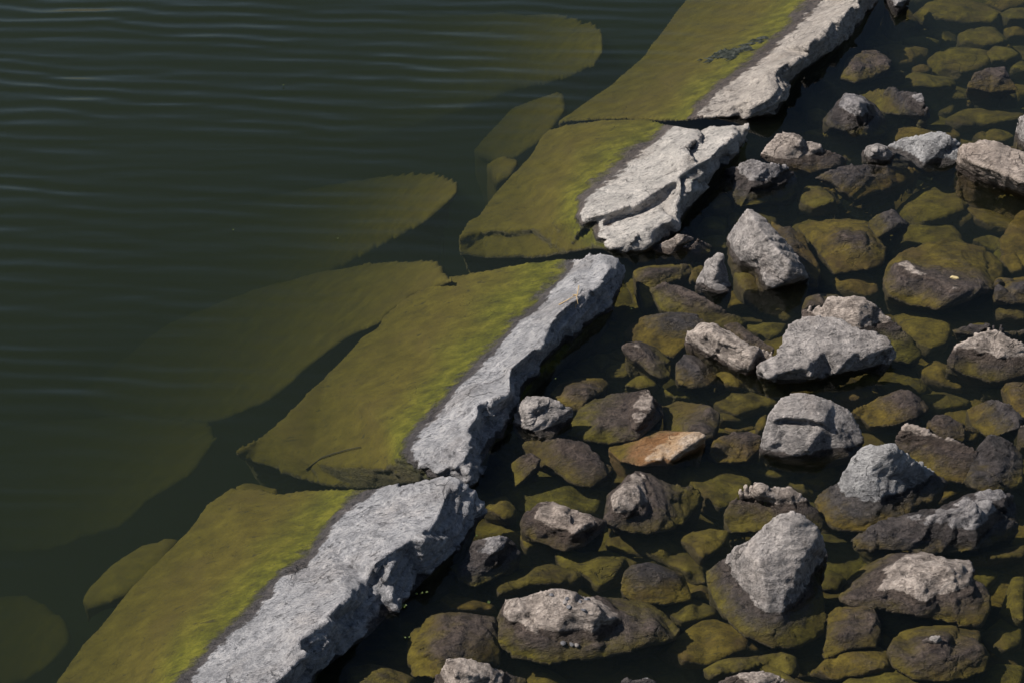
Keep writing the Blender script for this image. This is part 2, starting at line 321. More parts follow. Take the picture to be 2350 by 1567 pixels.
ROCKS = [  # name, material, label, drop (m), roughness, slab?, outline xyz, inner points xyz
 ('breakwater_slab','slab_warm','long tilted pale slab with a chipped crest, its end face above the dark gap',0.42,1,1,
  [(0.215,9.519,-.28),(0.441,9.378,-.18),(0.626,9.219,-.09),(0.765,9.115,-.03),(0.854,9.097,0),(0.998,9.11,-.005),(1.16,9.137,-.01),(1.216,9.287,-.01),(1.243,9.41,-.01),(1.335,9.575,-.01),(1.458,9.712,-.01),(1.545,9.835,-.01),(1.641,10.019,-.01),(1.727,10.173,-.01),(1.856,10.457,-.01),(1.722,10.298,0.107),(1.636,10.409,0.049),(1.525,10.505,0),(1.301,10.739,-.12),(1.029,11.05,-.28),(0.827,10.609,-.28),(0.634,10.129,-.28),(0.458,9.839,-.28),(0.332,9.679,-.28)],
  [(0.822,9.101,0.007),(0.935,9.305,0.007),(1.031,9.424,0.007),(1.16,9.586,0.007),(1.21,9.682,0.007),(1.329,9.867,0.007),(1.473,10.116,0.007),(1.101,9.136,0.111),(1.125,9.262,0.115),(1.247,9.386,0.119),(1.331,9.548,0.119),(1.419,9.677,0.119),(1.509,9.813,0.115),(1.583,9.921,0.111),(1.652,10.057,0.107),(0.977,9.125,0.045),(1.149,9.132,0.041),(1.176,9.241,0.066),(1.322,9.542,0.049),(1.434,9.682,0.049),(1.577,9.888,0.049)]),
 ('breakwater_slab','slab_pale','broken pale slab of two plates with an open crack and a low fallen ledge',0.4,1,1,
  [(-.228,8.558,-.28),(-.228,8.533,-.34),(-.107,8.528,-.36),(0.021,8.44,-.3),(0.121,8.362,-.24),(0.218,8.265,-.16),(0.331,8.167,-.07),(0.407,8.099,-.03),(0.448,8.062,-.01),(0.538,8.064,-.01),(0.57,8.094,-.01),(0.673,8.206,-.01),(0.697,8.307,-.01),(0.739,8.398,-.01),(0.807,8.536,-.01),(0.842,8.642,-.01),(0.906,8.738,-.01),(0.971,8.835,-.01),(1.031,8.94,-.01),(1.037,8.959,0.016),(1.005,8.861,0.107),(0.948,8.867,0.094),(0.847,8.937,0.041),(0.797,8.953,0.016),(0.675,9.064,-.02),(0.646,9.116,-.04),(0.612,9.209,-.08),(0.396,9.27,-.12),(0.237,9.312,-.18),(0.164,9.346,-.22),(0.123,9.288,-.24),(0.089,9.205,-.26),(0.008,9.074,-.28),(-.077,8.901,-.28),(-.141,8.733,-.28),(-.185,8.686,-.28)],
  [(0.664,8.929,0.008),(0.636,8.83,0.008),(0.59,8.793,0.008),(0.541,8.709,0.008),(0.475,8.625,0.008),(0.434,8.543,0.008),(0.356,8.461,0.008),(0.311,8.392,0.008),(0.296,8.295,0.012),(0.307,8.236,0.029),(0.379,8.231,0.057),(0.502,8.277,0.082),(0.595,8.329,0.107),(0.685,8.407,0.123),(0.76,8.487,0.127),(0.321,8.276,-.03),(0.394,8.279,-.01),(0.511,8.294,0.016),(0.604,8.33,0.041),(0.666,8.365,0.066),(0.368,8.218,0.004),(0.347,8.141,0.004),(0.416,8.049,0.033),(0.525,8.09,0.074),(0.599,8.142,0.09),(0.665,8.263,0.098),(0.694,8.331,0.098),(0.646,8.195,0.041),(0.548,8.054,0.033),(0.83,8.559,0.123),(0.873,8.635,0.127),(0.918,8.739,0.123),(0.84,8.558,0.057),(0.92,8.715,0.049),(0.986,8.824,0.049),(0.772,8.851,0.074),(0.775,8.749,0.098),(0.728,8.665,0.115),(0.695,8.612,0.123),(0.719,8.534,0.131),(0.801,8.954,0.008),(0.799,8.871,0.025),(0.761,8.79,0.033),(0.727,8.715,0.049),(0.741,8.601,0.082),(0.82,8.836,0.049),(0.791,8.692,0.078),(0.77,8.573,0.107),(0.489,8.395,0.057),(-.133,8.612,-.27),(0.09,8.487,-.18),(0.084,8.496,-.22),(-.12,8.611,-.3)]),
 ('breakwater_slab','slab','long straight blue-grey slab with a ragged crumbling side and dry straw on its crest',0.42,1,1,
  [(0.226,8.029,-.02),(0.085,8.038,-.05),(-.14,8.068,-.12),(-.253,8.1,-.16),(-.329,8.09,-.19),(-.441,8.029,-.23),(-.521,7.954,-.26),(-.534,7.898,-.27),(-.599,7.842,-.28),(-.653,7.742,-.29),(-.727,7.62,-.3),(-.807,7.501,-.31),(-.871,7.384,-.32),(-.944,7.305,-.34),(-1.034,7.262,-.36),(-1.061,7.23,-.38),(-1.007,7.235,-.42),(-.912,7.195,-.42),(-.82,7.115,-.4),(-.713,7.011,-.36),(-.567,6.916,-.3),(-.43,6.816,-.2),(-.33,6.72,-.1),(-.253,6.633,-.02),(-.167,6.585,-.01),(-.144,6.585,-.01),(-.119,6.673,-.01),(-.094,6.757,-.01),(-.071,6.831,-.01),(-.018,6.938,-.06),(0.037,7.055,-.1),(0.044,7.153,-.08),(0.122,7.318,-.1),(0.225,7.514,-.14),(0.297,7.602,-.08),(0.318,7.605,-.02),(0.347,7.64,-.01),(0.38,7.665,-.01),(0.413,7.778,-.01),(0.421,7.88,0.008),(0.403,7.862,0.074),(0.359,7.87,0.09),(0.303,7.909,0.066),(0.271,7.95,0.025)],
  [(0.201,7.903,-.025),(0.082,7.699,-.025),(0.01,7.599,-.025),(-.061,7.453,-.025),(-.151,7.299,-.025),(-.211,7.184,-.025),(-.297,7.037,-.025),(-.386,6.85,-.025),(-.4,6.786,-.025),(0.253,7.922,0.007),(0.207,7.818,0.007),(0.11,7.629,0.007),(0.01,7.482,0.007),(-.06,7.315,0.007),(-.162,7.153,0.007),(-.241,7.007,0.007),(-.312,6.853,0.007),(-.345,6.757,0.007),(-.33,6.702,0.004),(-.168,6.716,0.107),(-.116,6.812,0.115),(-.124,6.888,0.115),(-.011,6.965,0.115),(-.004,7.1,0.115),(0.044,7.168,0.115),(0.106,7.244,0.119),(0.12,7.338,0.119),(0.177,7.44,0.123),(0.264,7.562,0.123),(0.337,7.636,0.115),(0.369,7.737,0.107),(-.162,6.758,0.098),(-.13,6.767,0.033),(-.136,6.703,0.041),(-.253,6.694,0.066),(-.265,6.604,0.025),(-.186,6.61,0.074),(-.153,6.579,0.049),(-.142,6.662,0.049),(-.105,6.897,0.049),(-.065,6.94,0.041),(-.058,6.895,0.016),(0.003,7.039,0.025),(0.009,7.154,0.057),(0.023,7.14,0.016),(0.078,7.223,0.057),(0.093,7.231,0),(0.192,7.412,0.057),(0.214,7.443,0),(0.242,7.485,0.066),(0.286,7.534,0.074),(0.309,7.577,0.008),(0.193,7.474,0.082),(0.332,7.643,0.049),(0.39,7.68,0.041),(-.462,6.831,-.13),(-.76,7.112,-.33),(-.746,7.083,-.37)]),
 ('breakwater_slab','slab','wide flat blue-grey slab with a squared blocky shaded side, overlapping the end of the long straight slab',0.42,1,1,
  [(-.499,6.557,-.015),(-.577,6.599,-.04),(-.707,6.667,-.1),(-.836,6.696,-.14),(-.906,6.764,-.17),(-1.022,6.8,-.2),(-1.099,6.75,-.23),(-1.151,6.64,-.25),(-1.233,6.52,-.27),(-1.338,6.357,-.29),(-1.411,6.2,-.31),(-1.473,6.101,-.32),(-1.54,5.936,-.34),(-1.611,5.724,-.36),(-1.555,5.645,-.36),(-1.119,5.341,-.05),(-.835,5.179,0.115),(-.747,5.302,-.01),(-.658,5.569,-.01),(-.632,5.639,-.01),(-.572,5.709,-.01),(-.462,5.828,-.01),(-.379,5.965,-.01),(-.268,6.128,-.01),(-.168,6.284,-.01),(-.16,6.335,-.01),(-.104,6.451,-.01),(-.125,6.451,0.049),(-.17,6.475,0.107),(-.218,6.487,0.111),(-.325,6.508,0.074),(-.418,6.525,0.033)],
  [(-.573,6.544,-.032),(-.646,6.4,-.032),(-.685,6.294,-.032),(-.763,6.191,-.032),(-.828,6.089,-.032),(-.876,5.998,-.032),(-.934,5.9,-.032),(-.995,5.804,-.032),(-1.06,5.695,-.032),(-1.088,5.618,-.032),(-.476,6.498,0.007),(-.504,6.48,0.007),(-.585,6.381,0.007),(-.63,6.258,0.007),(-.683,6.121,0.007),(-.763,6.071,0.007),(-.778,5.98,0.007),(-.826,5.89,0.007),(-.895,5.81,0.007),(-.956,5.708,0.007),(-.999,5.608,0.007),(-.216,6.401,0.119),(-.25,6.242,0.127),(-.277,6.187,0.131),(-.355,6.109,0.135),(-.411,6.054,0.135),(-.454,6,0.131),(-.533,5.84,0.139),(-.606,5.728,0.143),(-.67,5.636,0.148),(-.664,5.571,0.139),(-.701,5.5,0.139),(-.739,5.44,0.139),(-.812,5.228,0.139),(-.169,6.346,0.049),(-.193,6.264,0.041),(-.278,6.172,0.09),(-.271,6.162,0.041),(-.363,6.096,0.098),(-.39,6.009,0.041),(-.482,5.994,0.074),(-.471,5.902,0.041),(-.571,5.804,0.074),(-.583,5.736,0.041),(-.638,5.641,0.074),(-.669,5.567,0.049)]),
 ('rock','dark','dark pyramid-shaped rock capped by a patch of whitish crust',0.18,1,0,
  [(1.465,9.239,0.036),(1.491,9.195,0.054),(1.534,9.213,0.036),(1.595,9.197,0),(1.64,9.152,-.05),(1.643,9.101,-.081),(1.563,9.045,-.069),(1.479,9.023,-.041),(1.397,9.061,-.026),(1.363,9.128,-.036),(1.39,9.179,-.027),(1.44,9.233,0.009)],
  [(1.453,9.153,0.064),(1.494,9.07,0.082),(1.506,9.04,0.054),(1.48,9.066,0.009),(1.411,9.086,0.005),(1.42,9.125,0.027)]),
 ('rock','dark','dark wet plate slanting out of the water with a pale dry corner',0.18,1,0,
  [(1.57,9.57,-.14),(1.655,9.431,-.06),(1.759,9.297,0.01),(1.798,9.219,0.04),(1.804,9.159,0.03),(1.833,9.149,-.01),(1.796,9.151,-.034),(1.724,9.191,-.05),(1.658,9.272,-.09),(1.608,9.392,-.107)],
  [(1.764,9.206,0.04),(1.779,9.163,0.02)]),
 ('rock','tan','pale tan rock with a dark notch in its crest and a wet brown foot',0.18,1,0,
  [(1.058,8.77,0),(1.077,8.792,0.031),(1.135,8.83,0.075),(1.185,8.826,0.082),(1.228,8.803,0.069),(1.269,8.808,0.044),(1.332,8.79,0.025),(1.373,8.797,0.006),(1.436,8.811,-.04),(1.384,8.751,-.041),(1.265,8.703,-.048),(1.163,8.727,-.018),(1.102,8.762,-.01)],
  [(1.131,8.756,0.031),(1.234,8.748,0.006),(1.212,8.767,0.069),(1.237,8.806,0.038),(1.266,8.768,0.031),(1.151,8.741,0.003),(1.346,8.774,-.01)]),
 ('rock','dark','dark rugged rock with a spongy pitted crag on its back',0.18,2.2,0,
  [(0.878,8.648,-.028),(0.9,8.639,0.022),(0.949,8.628,0.036),(0.996,8.611,0.08),(1.056,8.581,0.087),(1.12,8.593,0.073),(1.156,8.616,0.044),(1.193,8.642,-.01),(1.197,8.586,-.049),(1.163,8.542,-.073),(1.083,8.499,-.061),(0.947,8.451,-.059),(0.92,8.517,-.049),(0.876,8.591,-.052)],
  [(0.946,8.568,0.007),(0.991,8.503,0.007),(1.055,8.533,0.029),(1.108,8.568,0.036),(1.015,8.534,0.065),(0.981,8.569,0.058)]),
 ('rock','dark','broad dark plate lying just awash with greenish lower flank',0.18,1,0,
  [(1.274,8.666,-.04),(1.355,8.678,-.01),(1.489,8.7,0.01),(1.584,8.73,-.02),(1.751,8.79,-.08),(1.694,8.737,-.092),(1.592,8.645,-.079),(1.442,8.555,-.086),(1.385,8.575,-.049),(1.346,8.628,-.038)],
  [(1.381,8.63,-.01),(1.48,8.669,0.003)]),
 ('rock','grey','small round dark-grey stone touching the slate-blue rock',0.1,1,0,
  [(1.493,8.807,0),(1.506,8.8,0.03),(1.551,8.775,0.06),(1.587,8.751,0.053),(1.619,8.77,0),(1.604,8.744,-.01),(1.565,8.732,-.01),(1.515,8.744,-.01),(1.497,8.78,-.01)],
  [(1.531,8.72,0.06),(1.572,8.721,0.03)]),
 ('rock','blue','pale slate-blue rock with a smooth cleft face',0.18,1,0,
  [(1.602,8.843,0.008),(1.659,8.855,0.038),(1.729,8.829,0.068),(1.821,8.816,0.091),(1.85,8.792,0.083),(1.892,8.793,0.053),(1.915,8.794,0.015),(1.888,8.728,0),(1.863,8.72,-.021),(1.789,8.724,-.039),(1.734,8.708,-.014),(1.69,8.768,-.01),(1.627,8.823,-.01)],
  [(1.732,8.716,0.008),(1.795,8.744,0.053),(1.77,8.756,0.068),(1.837,8.734,0.008)]),
 ('rock','brown','large boulder overhanging the water, its brown side streaked with lighter seams',0.22,1,0,
  [(1.867,8.69,0.02),(1.871,8.676,0.08),(1.889,8.688,0.11),(1.978,8.673,0.13),(2.03,8.65,0.14),(2.071,8.625,0.13),(2.133,8.59,0.14),(2.228,8.531,0.14),(2.238,8.416,0),(2.122,8.457,0),(2.028,8.538,0),(1.944,8.603,0),(1.88,8.674,0)],
  [(1.925,8.549,0.1),(2.001,8.486,0.11),(2.097,8.393,0.11),(1.88,8.592,0.11),(1.994,8.543,0.03)]),
 ('rock','grey','grey knob of rock just behind the overhanging boulder',0.18,1,0,
  [(2.172,8.98,0),(2.178,8.957,0.074),(2.203,8.94,0.106),(2.269,8.904,0.098),(2.271,8.844,0),(2.191,8.854,-.01),(2.174,8.909,-.01)],
  [(2.194,8.869,0.082)]),
 ('rock','brown','cube-like submerged rock with a flat brown top just under the surface',0.18,1,0,
  [(1.492,9.536,-.058),(1.521,9.687,-.05),(1.585,9.721,-.03),(1.662,9.732,-.03),(1.706,9.693,-.03),(1.721,9.628,-.025),(1.705,9.577,-.035),(1.621,9.54,-.06),(1.548,9.496,-.055)],
  [(1.545,9.561,-.01),(1.693,9.609,-.01),(1.643,9.575,-.03)]),
 ('rock','dark','dark narrow spike of rock poking up beside the long ribbed slab',0.18,1,0,
  [(1.759,10.202,0),(1.76,10.153,0.01),(1.782,10.06,0.02),(1.805,10.05,-.01),(1.814,10.041,0.03),(1.852,10.078,0.05),(1.867,10.11,0.08),(1.805,10.121,0.09),(1.761,10.186,0.04)],
  [(1.795,10.029,0.06)]),
 ('rock','brown','submerged block with a small russet top breaking the surface',0.18,1,0,
  [(2.048,9.449,-.055),(2.085,9.528,-.03),(2.159,9.54,-.01),(2.222,9.551,-.01),(2.237,9.474,-.023),(2.269,9.433,-.061),(2.145,9.417,-.063)],
  [(2.084,9.488,-.015),(2.204,9.475,0)]),
 ('rock','grey','big wedge-shaped grey boulder with a sharp leaning ridge',0.24,1,0,
  [(0.867,8.151,0),(0.887,8.131,0.05),(0.917,8.107,0.13),(0.935,8.076,0.18),(0.966,8.079,0.17),(1.004,8.028,0.16),(1.048,7.972,0.14),(1.101,7.936,0.1),(1.132,7.864,0.07),(1.172,7.862,0),(1.16,7.854,-.01),(1.092,7.822,-.01),(1.006,7.786,-.01),(0.984,7.84,-.01),(0.97,7.929,-.01),(0.909,7.982,-.01),(0.88,8.074,-.01)],
  [(0.951,7.982,0.19),(0.991,7.887,0.175),(1.034,7.822,0.155),(1.079,7.78,0.12),(1.129,7.781,0.07),(0.891,8.028,0.06),(0.939,7.909,0.09),(0.985,7.862,0.05),(0.986,7.793,0.04),(1.068,7.787,0.03)]),
 ('rock','dark','dark bare flank just under the surface at the back of the big wedge',0.18,1,0,
  [(1.07,8.354,-.06),(1.124,8.279,-.04),(1.191,8.257,-.07),(1.211,8.147,-.07),(1.248,8.047,-.09),(1.211,7.901,-.077),(1.138,7.886,-.085),(1.076,8.009,-.05)],
  [(1.139,8.058,-.025),(1.176,7.931,-.04)]),
 ('rock','grey','little pinnacle-shaped pale grey rock standing alone in dark water',0.14,1,0,
  [(0.725,7.82,0),(0.743,7.84,0.023),(0.766,7.867,0.068),(0.81,7.856,0.113),(0.822,7.848,0.109),(0.834,7.816,0.053),(0.859,7.789,0),(0.85,7.771,-.01),(0.816,7.762,-.01),(0.77,7.788,-.01)],
  [(0.795,7.783,0.075),(0.78,7.787,0.03),(0.822,7.788,0.023),(0.793,7.803,0.091)]),
 ('rock','tan','small stone pale at one end and wet brown at the other beside the cracked slab',0.12,1,0,
  [(0.566,8.078,-.01),(0.616,8.082,0.029),(0.657,8.082,0.058),(0.693,8.082,0.058),(0.746,8.122,0.01),(0.804,8.139,-.039),(0.802,8.109,-.048),(0.752,8.081,-.04),(0.684,8.085,-.017),(0.633,8.04,-.01)],
  [(0.68,8.053,0.048),(0.658,8.067,0.01)]),
 ('rock','grey','large heart-shaped flat grey rock with a pitted top',0.14,1,0,
  [(0.903,7.207,0.03),(0.909,7.218,0.05),(0.947,7.228,0.07),(0.987,7.243,0.08),(0.984,7.276,0.08),(1.008,7.295,0.09),(1.012,7.325,0.11),(1.035,7.372,0.125),(1.094,7.406,0.135),(1.157,7.411,0.135),(1.234,7.394,0.13),(1.275,7.352,0.125),(1.34,7.33,0.12),(1.395,7.318,0.115),(1.433,7.281,0.08),(1.426,7.318,0.03),(1.373,7.288,0.01),(1.285,7.245,0),(1.17,7.214,-.01),(1.084,7.195,-.01),(0.955,7.19,-.01),(0.914,7.206,-.01)],
  [(0.927,7.176,0.06),(1.076,7.177,0.08),(1.164,7.244,0.1),(1.277,7.248,0.09),(0.948,7.154,0.045),(1.104,7.157,0.045),(1.218,7.19,0.055),(1.306,7.235,0.065),(1.365,7.271,0.08)]),
 ('rock','tan','pale rock with a pocked crest partly hidden behind the heart-shaped plate',0.18,1,0,
  [(1.129,7.636,0),(1.15,7.61,0.04),(1.21,7.596,0.06),(1.217,7.617,0.07),(1.266,7.602,0.09),(1.34,7.589,0.09),(1.403,7.572,0.07),(1.451,7.564,0.03),(1.511,7.539,-.03),(1.552,7.519,-.065),(1.58,7.48,-.102),(1.522,7.43,-.108),(1.374,7.471,-.074),(1.23,7.511,-.01),(1.13,7.605,-.01)],
  [(1.286,7.551,0.06),(1.312,7.504,0.03),(1.404,7.548,0.02),(1.323,7.549,0.09),(1.463,7.541,-.01)]),
 ('rock','tan','bolster-shaped pale rock lying against the heart-shaped plate',0.18,1,0,
  [(0.658,7.438,0),(0.675,7.418,0.05),(0.719,7.419,0.09),(0.762,7.397,0.1),(0.821,7.356,0.095),(0.857,7.305,0.09),(0.923,7.281,0.08),(0.973,7.266,0.07),(0.95,7.292,0.03),(0.909,7.267,0.02),(0.908,7.256,-.01),(0.875,7.242,-.01),(0.827,7.275,-.01),(0.742,7.36,-.01),(0.684,7.423,-.01)],
  [(0.747,7.344,0.11),(0.795,7.301,0.1),(0.859,7.255,0.085),(0.886,7.223,0.06),(0.691,7.387,0.03),(0.782,7.311,0.03),(0.845,7.244,0.03)]),
 ('rock','brown','wet brown sheet of rock just under the surface behind the pale bolster',0.1,1,0,
  [(0.815,7.578,-.03),(0.862,7.584,-.02),(0.898,7.535,-.02),(0.945,7.476,-.02),(0.995,7.417,-.02),(0.986,7.402,-.034),(0.91,7.437,-.049)],
  [(0.894,7.479,-.015)]),
 ('rock','tan','peaked rock with horizontal layers and a brown wet band above its olive foot',0.24,1,0,
  [(1.64,7.351,-.027),(1.664,7.38,0),(1.695,7.384,0.033),(1.75,7.397,0.065),(1.799,7.403,0.09),(1.838,7.393,0.082),(1.881,7.368,0.065),(1.928,7.341,0.057),(1.999,7.329,0.016),(1.974,7.299,-.046),(1.827,7.255,-.062),(1.723,7.308,-.066),(1.664,7.318,-.039)],
  [(1.667,7.365,0.004),(1.804,7.332,0),(1.915,7.318,0),(1.806,7.381,0.049),(1.856,7.334,0.041),(1.727,7.349,-.047)]),
 ('rock','tan','broad olive boulder with two thin pale ridges just breaking the surface',0.22,1,0,
  [(1.481,7.907,-.046),(1.517,8.09,-.09),(1.581,8.166,-.09),(1.714,8.243,-.09),(1.84,8.259,-.09),(1.926,8.245,-.11),(1.977,8.203,-.13),(1.994,8.152,-.14),(1.971,8.049,-.136),(1.905,7.85,-.05),(1.79,7.767,-.042),(1.666,7.718,-.054),(1.565,7.78,-.076),(1.484,7.813,-.053)],
  [(1.531,7.936,0),(1.565,7.932,0.01),(1.616,7.868,0.01),(1.689,7.831,0),(1.506,7.911,-.027),(1.689,7.789,0),(1.731,7.765,0.01),(1.849,7.818,-.02),(1.645,7.788,-.035),(1.52,7.834,-.02),(1.738,8.009,-.05),(1.865,8.039,-.07),(1.623,7.858,-.019)]),
 ('rock','dark','grey block awash next to the ridged olive boulder',0.18,1,0,
  [(1.898,7.804,-.01),(1.94,7.943,-.07),(2.058,7.988,-.09),(2.122,7.947,-.08),(2.09,7.785,-.061),(1.959,7.75,-.052),(1.899,7.757,-.035)],
  [(1.909,7.805,0),(2.015,7.81,0.006),(1.962,7.781,-.03)]),
 ('rock','dark','low dark sliver of rock awash behind the peaked rock',0.1,1,0,
  [(1.695,7.564,-.041),(1.751,7.541,0),(1.834,7.525,0.008),(1.973,7.55,-.01),(2.031,7.56,-.045),(1.772,7.51,-.027),(1.708,7.535,-.035)],
  [(1.802,7.505,0.008)]),
 ('rock','brown','olive rock with a small bare spot breaking the surface',0.18,1,0,
  [(1.194,8.427,-.13),(1.307,8.446,-.12),(1.419,8.442,-.11),(1.479,8.419,-.11),(1.514,8.351,-.11),(1.515,8.165,-.067),(1.498,8.087,-.088),(1.432,8.044,-.088),(1.301,8.044,-.11),(1.27,8.115,-.085),(1.223,8.25,-.095)],
  [(1.344,8.178,-.01),(1.42,8.159,-.005),(1.384,8.156,-.01),(1.376,8.124,-.033),(1.306,8.207,-.037)]),
 ('rock','dark','small blue-black shard half buried between flat olive rocks',0.18,1,0,
  [(1.468,8.361,-.064),(1.505,8.377,-.038),(1.562,8.362,-.01),(1.594,8.315,-.02),(1.626,8.308,-.044),(1.547,8.268,-.04),(1.498,8.254,-.068)],
  [(1.556,8.324,0),(1.579,8.293,-.02)]),
 ('rock','brown','olive rock with a grey bare hump near the peaked rock',0.18,1,0,
  [(1.258,7.103,-.08),(1.332,7.132,-.06),(1.398,7.143,-.03),(1.44,7.14,-.01),(1.472,7.13,-.01),(1.523,7.115,-.04),(1.54,7.068,-.046),(1.481,7.009,-.035),(1.4,7.002,-.065),(1.324,7.035,-.098),(1.297,7.091,-.099)],
  [(1.408,7.1,-.015),(1.482,7.037,-.015),(1.442,7.069,-.005)]),
 ('rock','dark','olive rock with one straight blue-black bare edge',0.18,1,0,
  [(1.686,7.102,-.072),(1.757,7.094,-.02),(1.784,7.071,0),(1.826,7.026,0),(1.865,6.98,-.02),(1.839,6.924,-.016),(1.748,6.933,-.074),(1.699,7.005,-.075)],
  [(1.785,7.044,0),(1.84,6.945,0),(1.783,7.012,-.024)]),
 ('rock','grey','big rounded grey boulder split by a dark horizontal cleft',0.22,0.5,0,
  [(0.885,6.784,0),(0.903,6.811,0.054),(0.923,6.85,0.109),(0.963,6.878,0.154),(1.016,6.889,0.172),(1.076,6.888,0.163),(1.152,6.892,0.127),(1.214,6.884,0.09),(1.248,6.855,0.045),(1.261,6.826,0.009),(1.255,6.805,-.025),(1.205,6.77,-.032),(1.119,6.763,-.05),(1.036,6.744,-.03),(0.955,6.743,-.01),(0.89,6.767,-.01)],
  [(0.937,6.817,0.109),(0.972,6.812,0.118),(1.011,6.804,0.122),(1.056,6.796,0.122),(1.102,6.788,0.118),(0.949,6.847,0.072),(0.98,6.857,0.068),(1.019,6.852,0.068),(1.064,6.838,0.072),(1.101,6.818,0.081),(0.935,6.811,0.081),(0.974,6.808,0.086),(1.013,6.801,0.086),(1.059,6.795,0.086),(1.104,6.788,0.086),(0.913,6.76,0.036),(1.044,6.738,0.036),(1.146,6.799,0.072),(1.182,6.782,0.018),(0.98,6.851,0.149),(1.085,6.835,0.145)]),
 ('rock','blue','dome-shaped blue-grey boulder with a dark jagged shaded side',0.22,1,0,
  [(1.064,6.551,-.056),(1.1,6.596,-.03),(1.139,6.585,0.009),(1.157,6.583,0.052),(1.194,6.611,0.113),(1.225,6.614,0.143),(1.269,6.613,0.156),(1.32,6.611,0.161),(1.352,6.599,0.139),(1.409,6.601,0.096),(1.497,6.647,0),(1.545,6.638,-.035),(1.475,6.551,-.048),(1.346,6.45,-.064),(1.211,6.4,-.069),(1.116,6.417,-.066),(1.078,6.488,-.063)],
  [(1.294,6.556,0.156),(1.316,6.549,0.113),(1.367,6.571,0.087),(1.246,6.54,0.096),(1.201,6.511,0.052),(1.328,6.542,0.043),(1.277,6.492,0.035),(1.215,6.493,0.017),(1.143,6.534,0),(1.157,6.482,-.005),(1.215,6.475,-.01),(1.279,6.475,-.01),(1.371,6.531,-.01),(1.443,6.587,-.01)]),
 ('rock','brown','thick plank-shaped rock tilted up with a pale top edge behind the dark dome',0.18,1,0,
  [(1.388,6.855,-.022),(1.411,6.873,0.04),(1.456,6.862,0.04),(1.521,6.834,0.02),(1.597,6.803,0.01),(1.66,6.773,0),(1.645,6.736,-.03),(1.614,6.678,-.068),(1.512,6.703,-.076),(1.425,6.803,-.062)],
  [(1.394,6.842,0.03),(1.462,6.848,0.03),(1.521,6.825,0.01),(1.619,6.754,-.01),(1.517,6.777,-.02),(1.421,6.851,-.028)]),
 ('rock','dark','dark upright block with a flat wet front beside the thick tilted plank',0.18,1,0,
  [(1.609,6.649,-.036),(1.645,6.736,-.03),(1.677,6.795,0),(1.713,6.827,0.025),(1.752,6.823,0.02),(1.807,6.807,-.01),(1.833,6.785,-.035),(1.808,6.654,-.065),(1.691,6.591,-.06),(1.627,6.613,-.04)],
  [(1.642,6.649,-.01),(1.721,6.649,-.01),(1.773,6.773,0),(1.709,6.759,0.02)]),
 ('rock','tan','pale nub of rock at the dark-edged olive rock',0.1,1,0,
  [(1.846,6.936,-.018),(1.851,6.932,0.02),(1.868,6.919,0.029),(1.9,6.892,0),(1.883,6.837,-.042),(1.847,6.858,-.05)],
  []),
 ('rock','brown','knobbly brown rock awash behind the thick tilted plank',0.14,1.6,0,
  [(1.518,6.968,-.034),(1.546,6.992,-.01),(1.59,6.974,0),(1.636,6.95,-.02),(1.711,6.963,-.065),(1.675,6.908,-.066),(1.569,6.893,-.04)],
  [(1.564,6.94,0.005),(1.606,6.928,-.02)]),
 ('rock','tan','low pale rock with a hollow under its lip, just behind the tallest boulder',0.18,1,0,
  [(0.745,6.476,-.045),(0.765,6.506,-.018),(0.786,6.503,0.009),(0.798,6.515,0.053),(0.844,6.499,0.071),(0.882,6.489,0.071),(0.967,6.5,0.053),(1.013,6.482,0.026),(1.054,6.477,-.02),(1.086,6.448,-.054),(1.071,6.419,-.063),(0.952,6.391,-.053),(0.762,6.413,-.079),(0.744,6.452,-.058)],
  [(0.83,6.514,-.01),(0.881,6.493,-.01),(0.935,6.453,-.01),(0.966,6.481,0.044),(0.908,6.466,0.035),(0.861,6.464,0.062),(1.014,6.473,0),(0.967,6.445,-.01),(0.862,6.5,-.022)]),
 ('rock','grey','tallest boulder, pinkish grey, with a saddle on top and a striated front',0.24,0.75,0,
  [(0.658,6.182,-.051),(0.699,6.193,-.019),(0.72,6.176,0.02),(0.748,6.166,0.07),(0.795,6.158,0.11),(0.843,6.175,0.16),(0.891,6.185,0.2),(0.94,6.188,0.21),(0.984,6.178,0.19),(1.024,6.17,0.14),(1.046,6.164,0.08),(1.074,6.218,0),(1.055,6.202,-.019),(1.034,6.169,-.04),(1.044,6.048,-.049),(1.049,5.986,-.075),(1.036,5.926,-.104),(0.94,5.843,-.088),(0.853,5.828,-.075),(0.771,5.875,-.069),(0.705,5.977,-.067),(0.664,6.111,-.064)],
  [(0.818,6.069,0.13),(0.885,6.069,0.13),(0.973,6.08,0.12),(0.911,6.12,0.175),(0.815,6.031,0.13),(0.825,5.976,0.09),(0.841,5.929,0.05),(0.757,6.071,0.005),(0.788,5.981,-.005),(0.837,5.905,-.01),(0.88,5.919,0.01),(0.963,6.025,0.005),(1.01,6.118,0.005),(0.9,5.951,0.03),(0.941,6.033,0.08),(0.75,6.095,0.05),(0.88,5.89,-.033),(0.975,5.988,-.036)]),
 ('rock','dark','long low blackish rock topped by a ragged pale seam',0.18,1.4,0,
  [(1.171,6.343,-.057),(1.22,6.348,-.02),(1.26,6.374,0),(1.358,6.401,0.01),(1.522,6.471,0.01),(1.59,6.5,0.02),(1.665,6.501,0.04),(1.732,6.5,0.02),(1.77,6.494,-.034),(1.757,6.392,-.066),(1.572,6.262,-.034),(1.513,6.272,-.057),(1.319,6.262,-.034),(1.199,6.307,-.056)],
  [(1.261,6.342,0.01),(1.368,6.348,0.03),(1.447,6.342,0.06),(1.547,6.348,0.08),(1.599,6.342,0.06),(1.69,6.447,0.03),(1.648,6.372,0.01),(1.572,6.293,0.01),(1.412,6.284,0.01),(1.321,6.305,0),(1.448,6.286,-.025),(1.599,6.311,0.02)]),
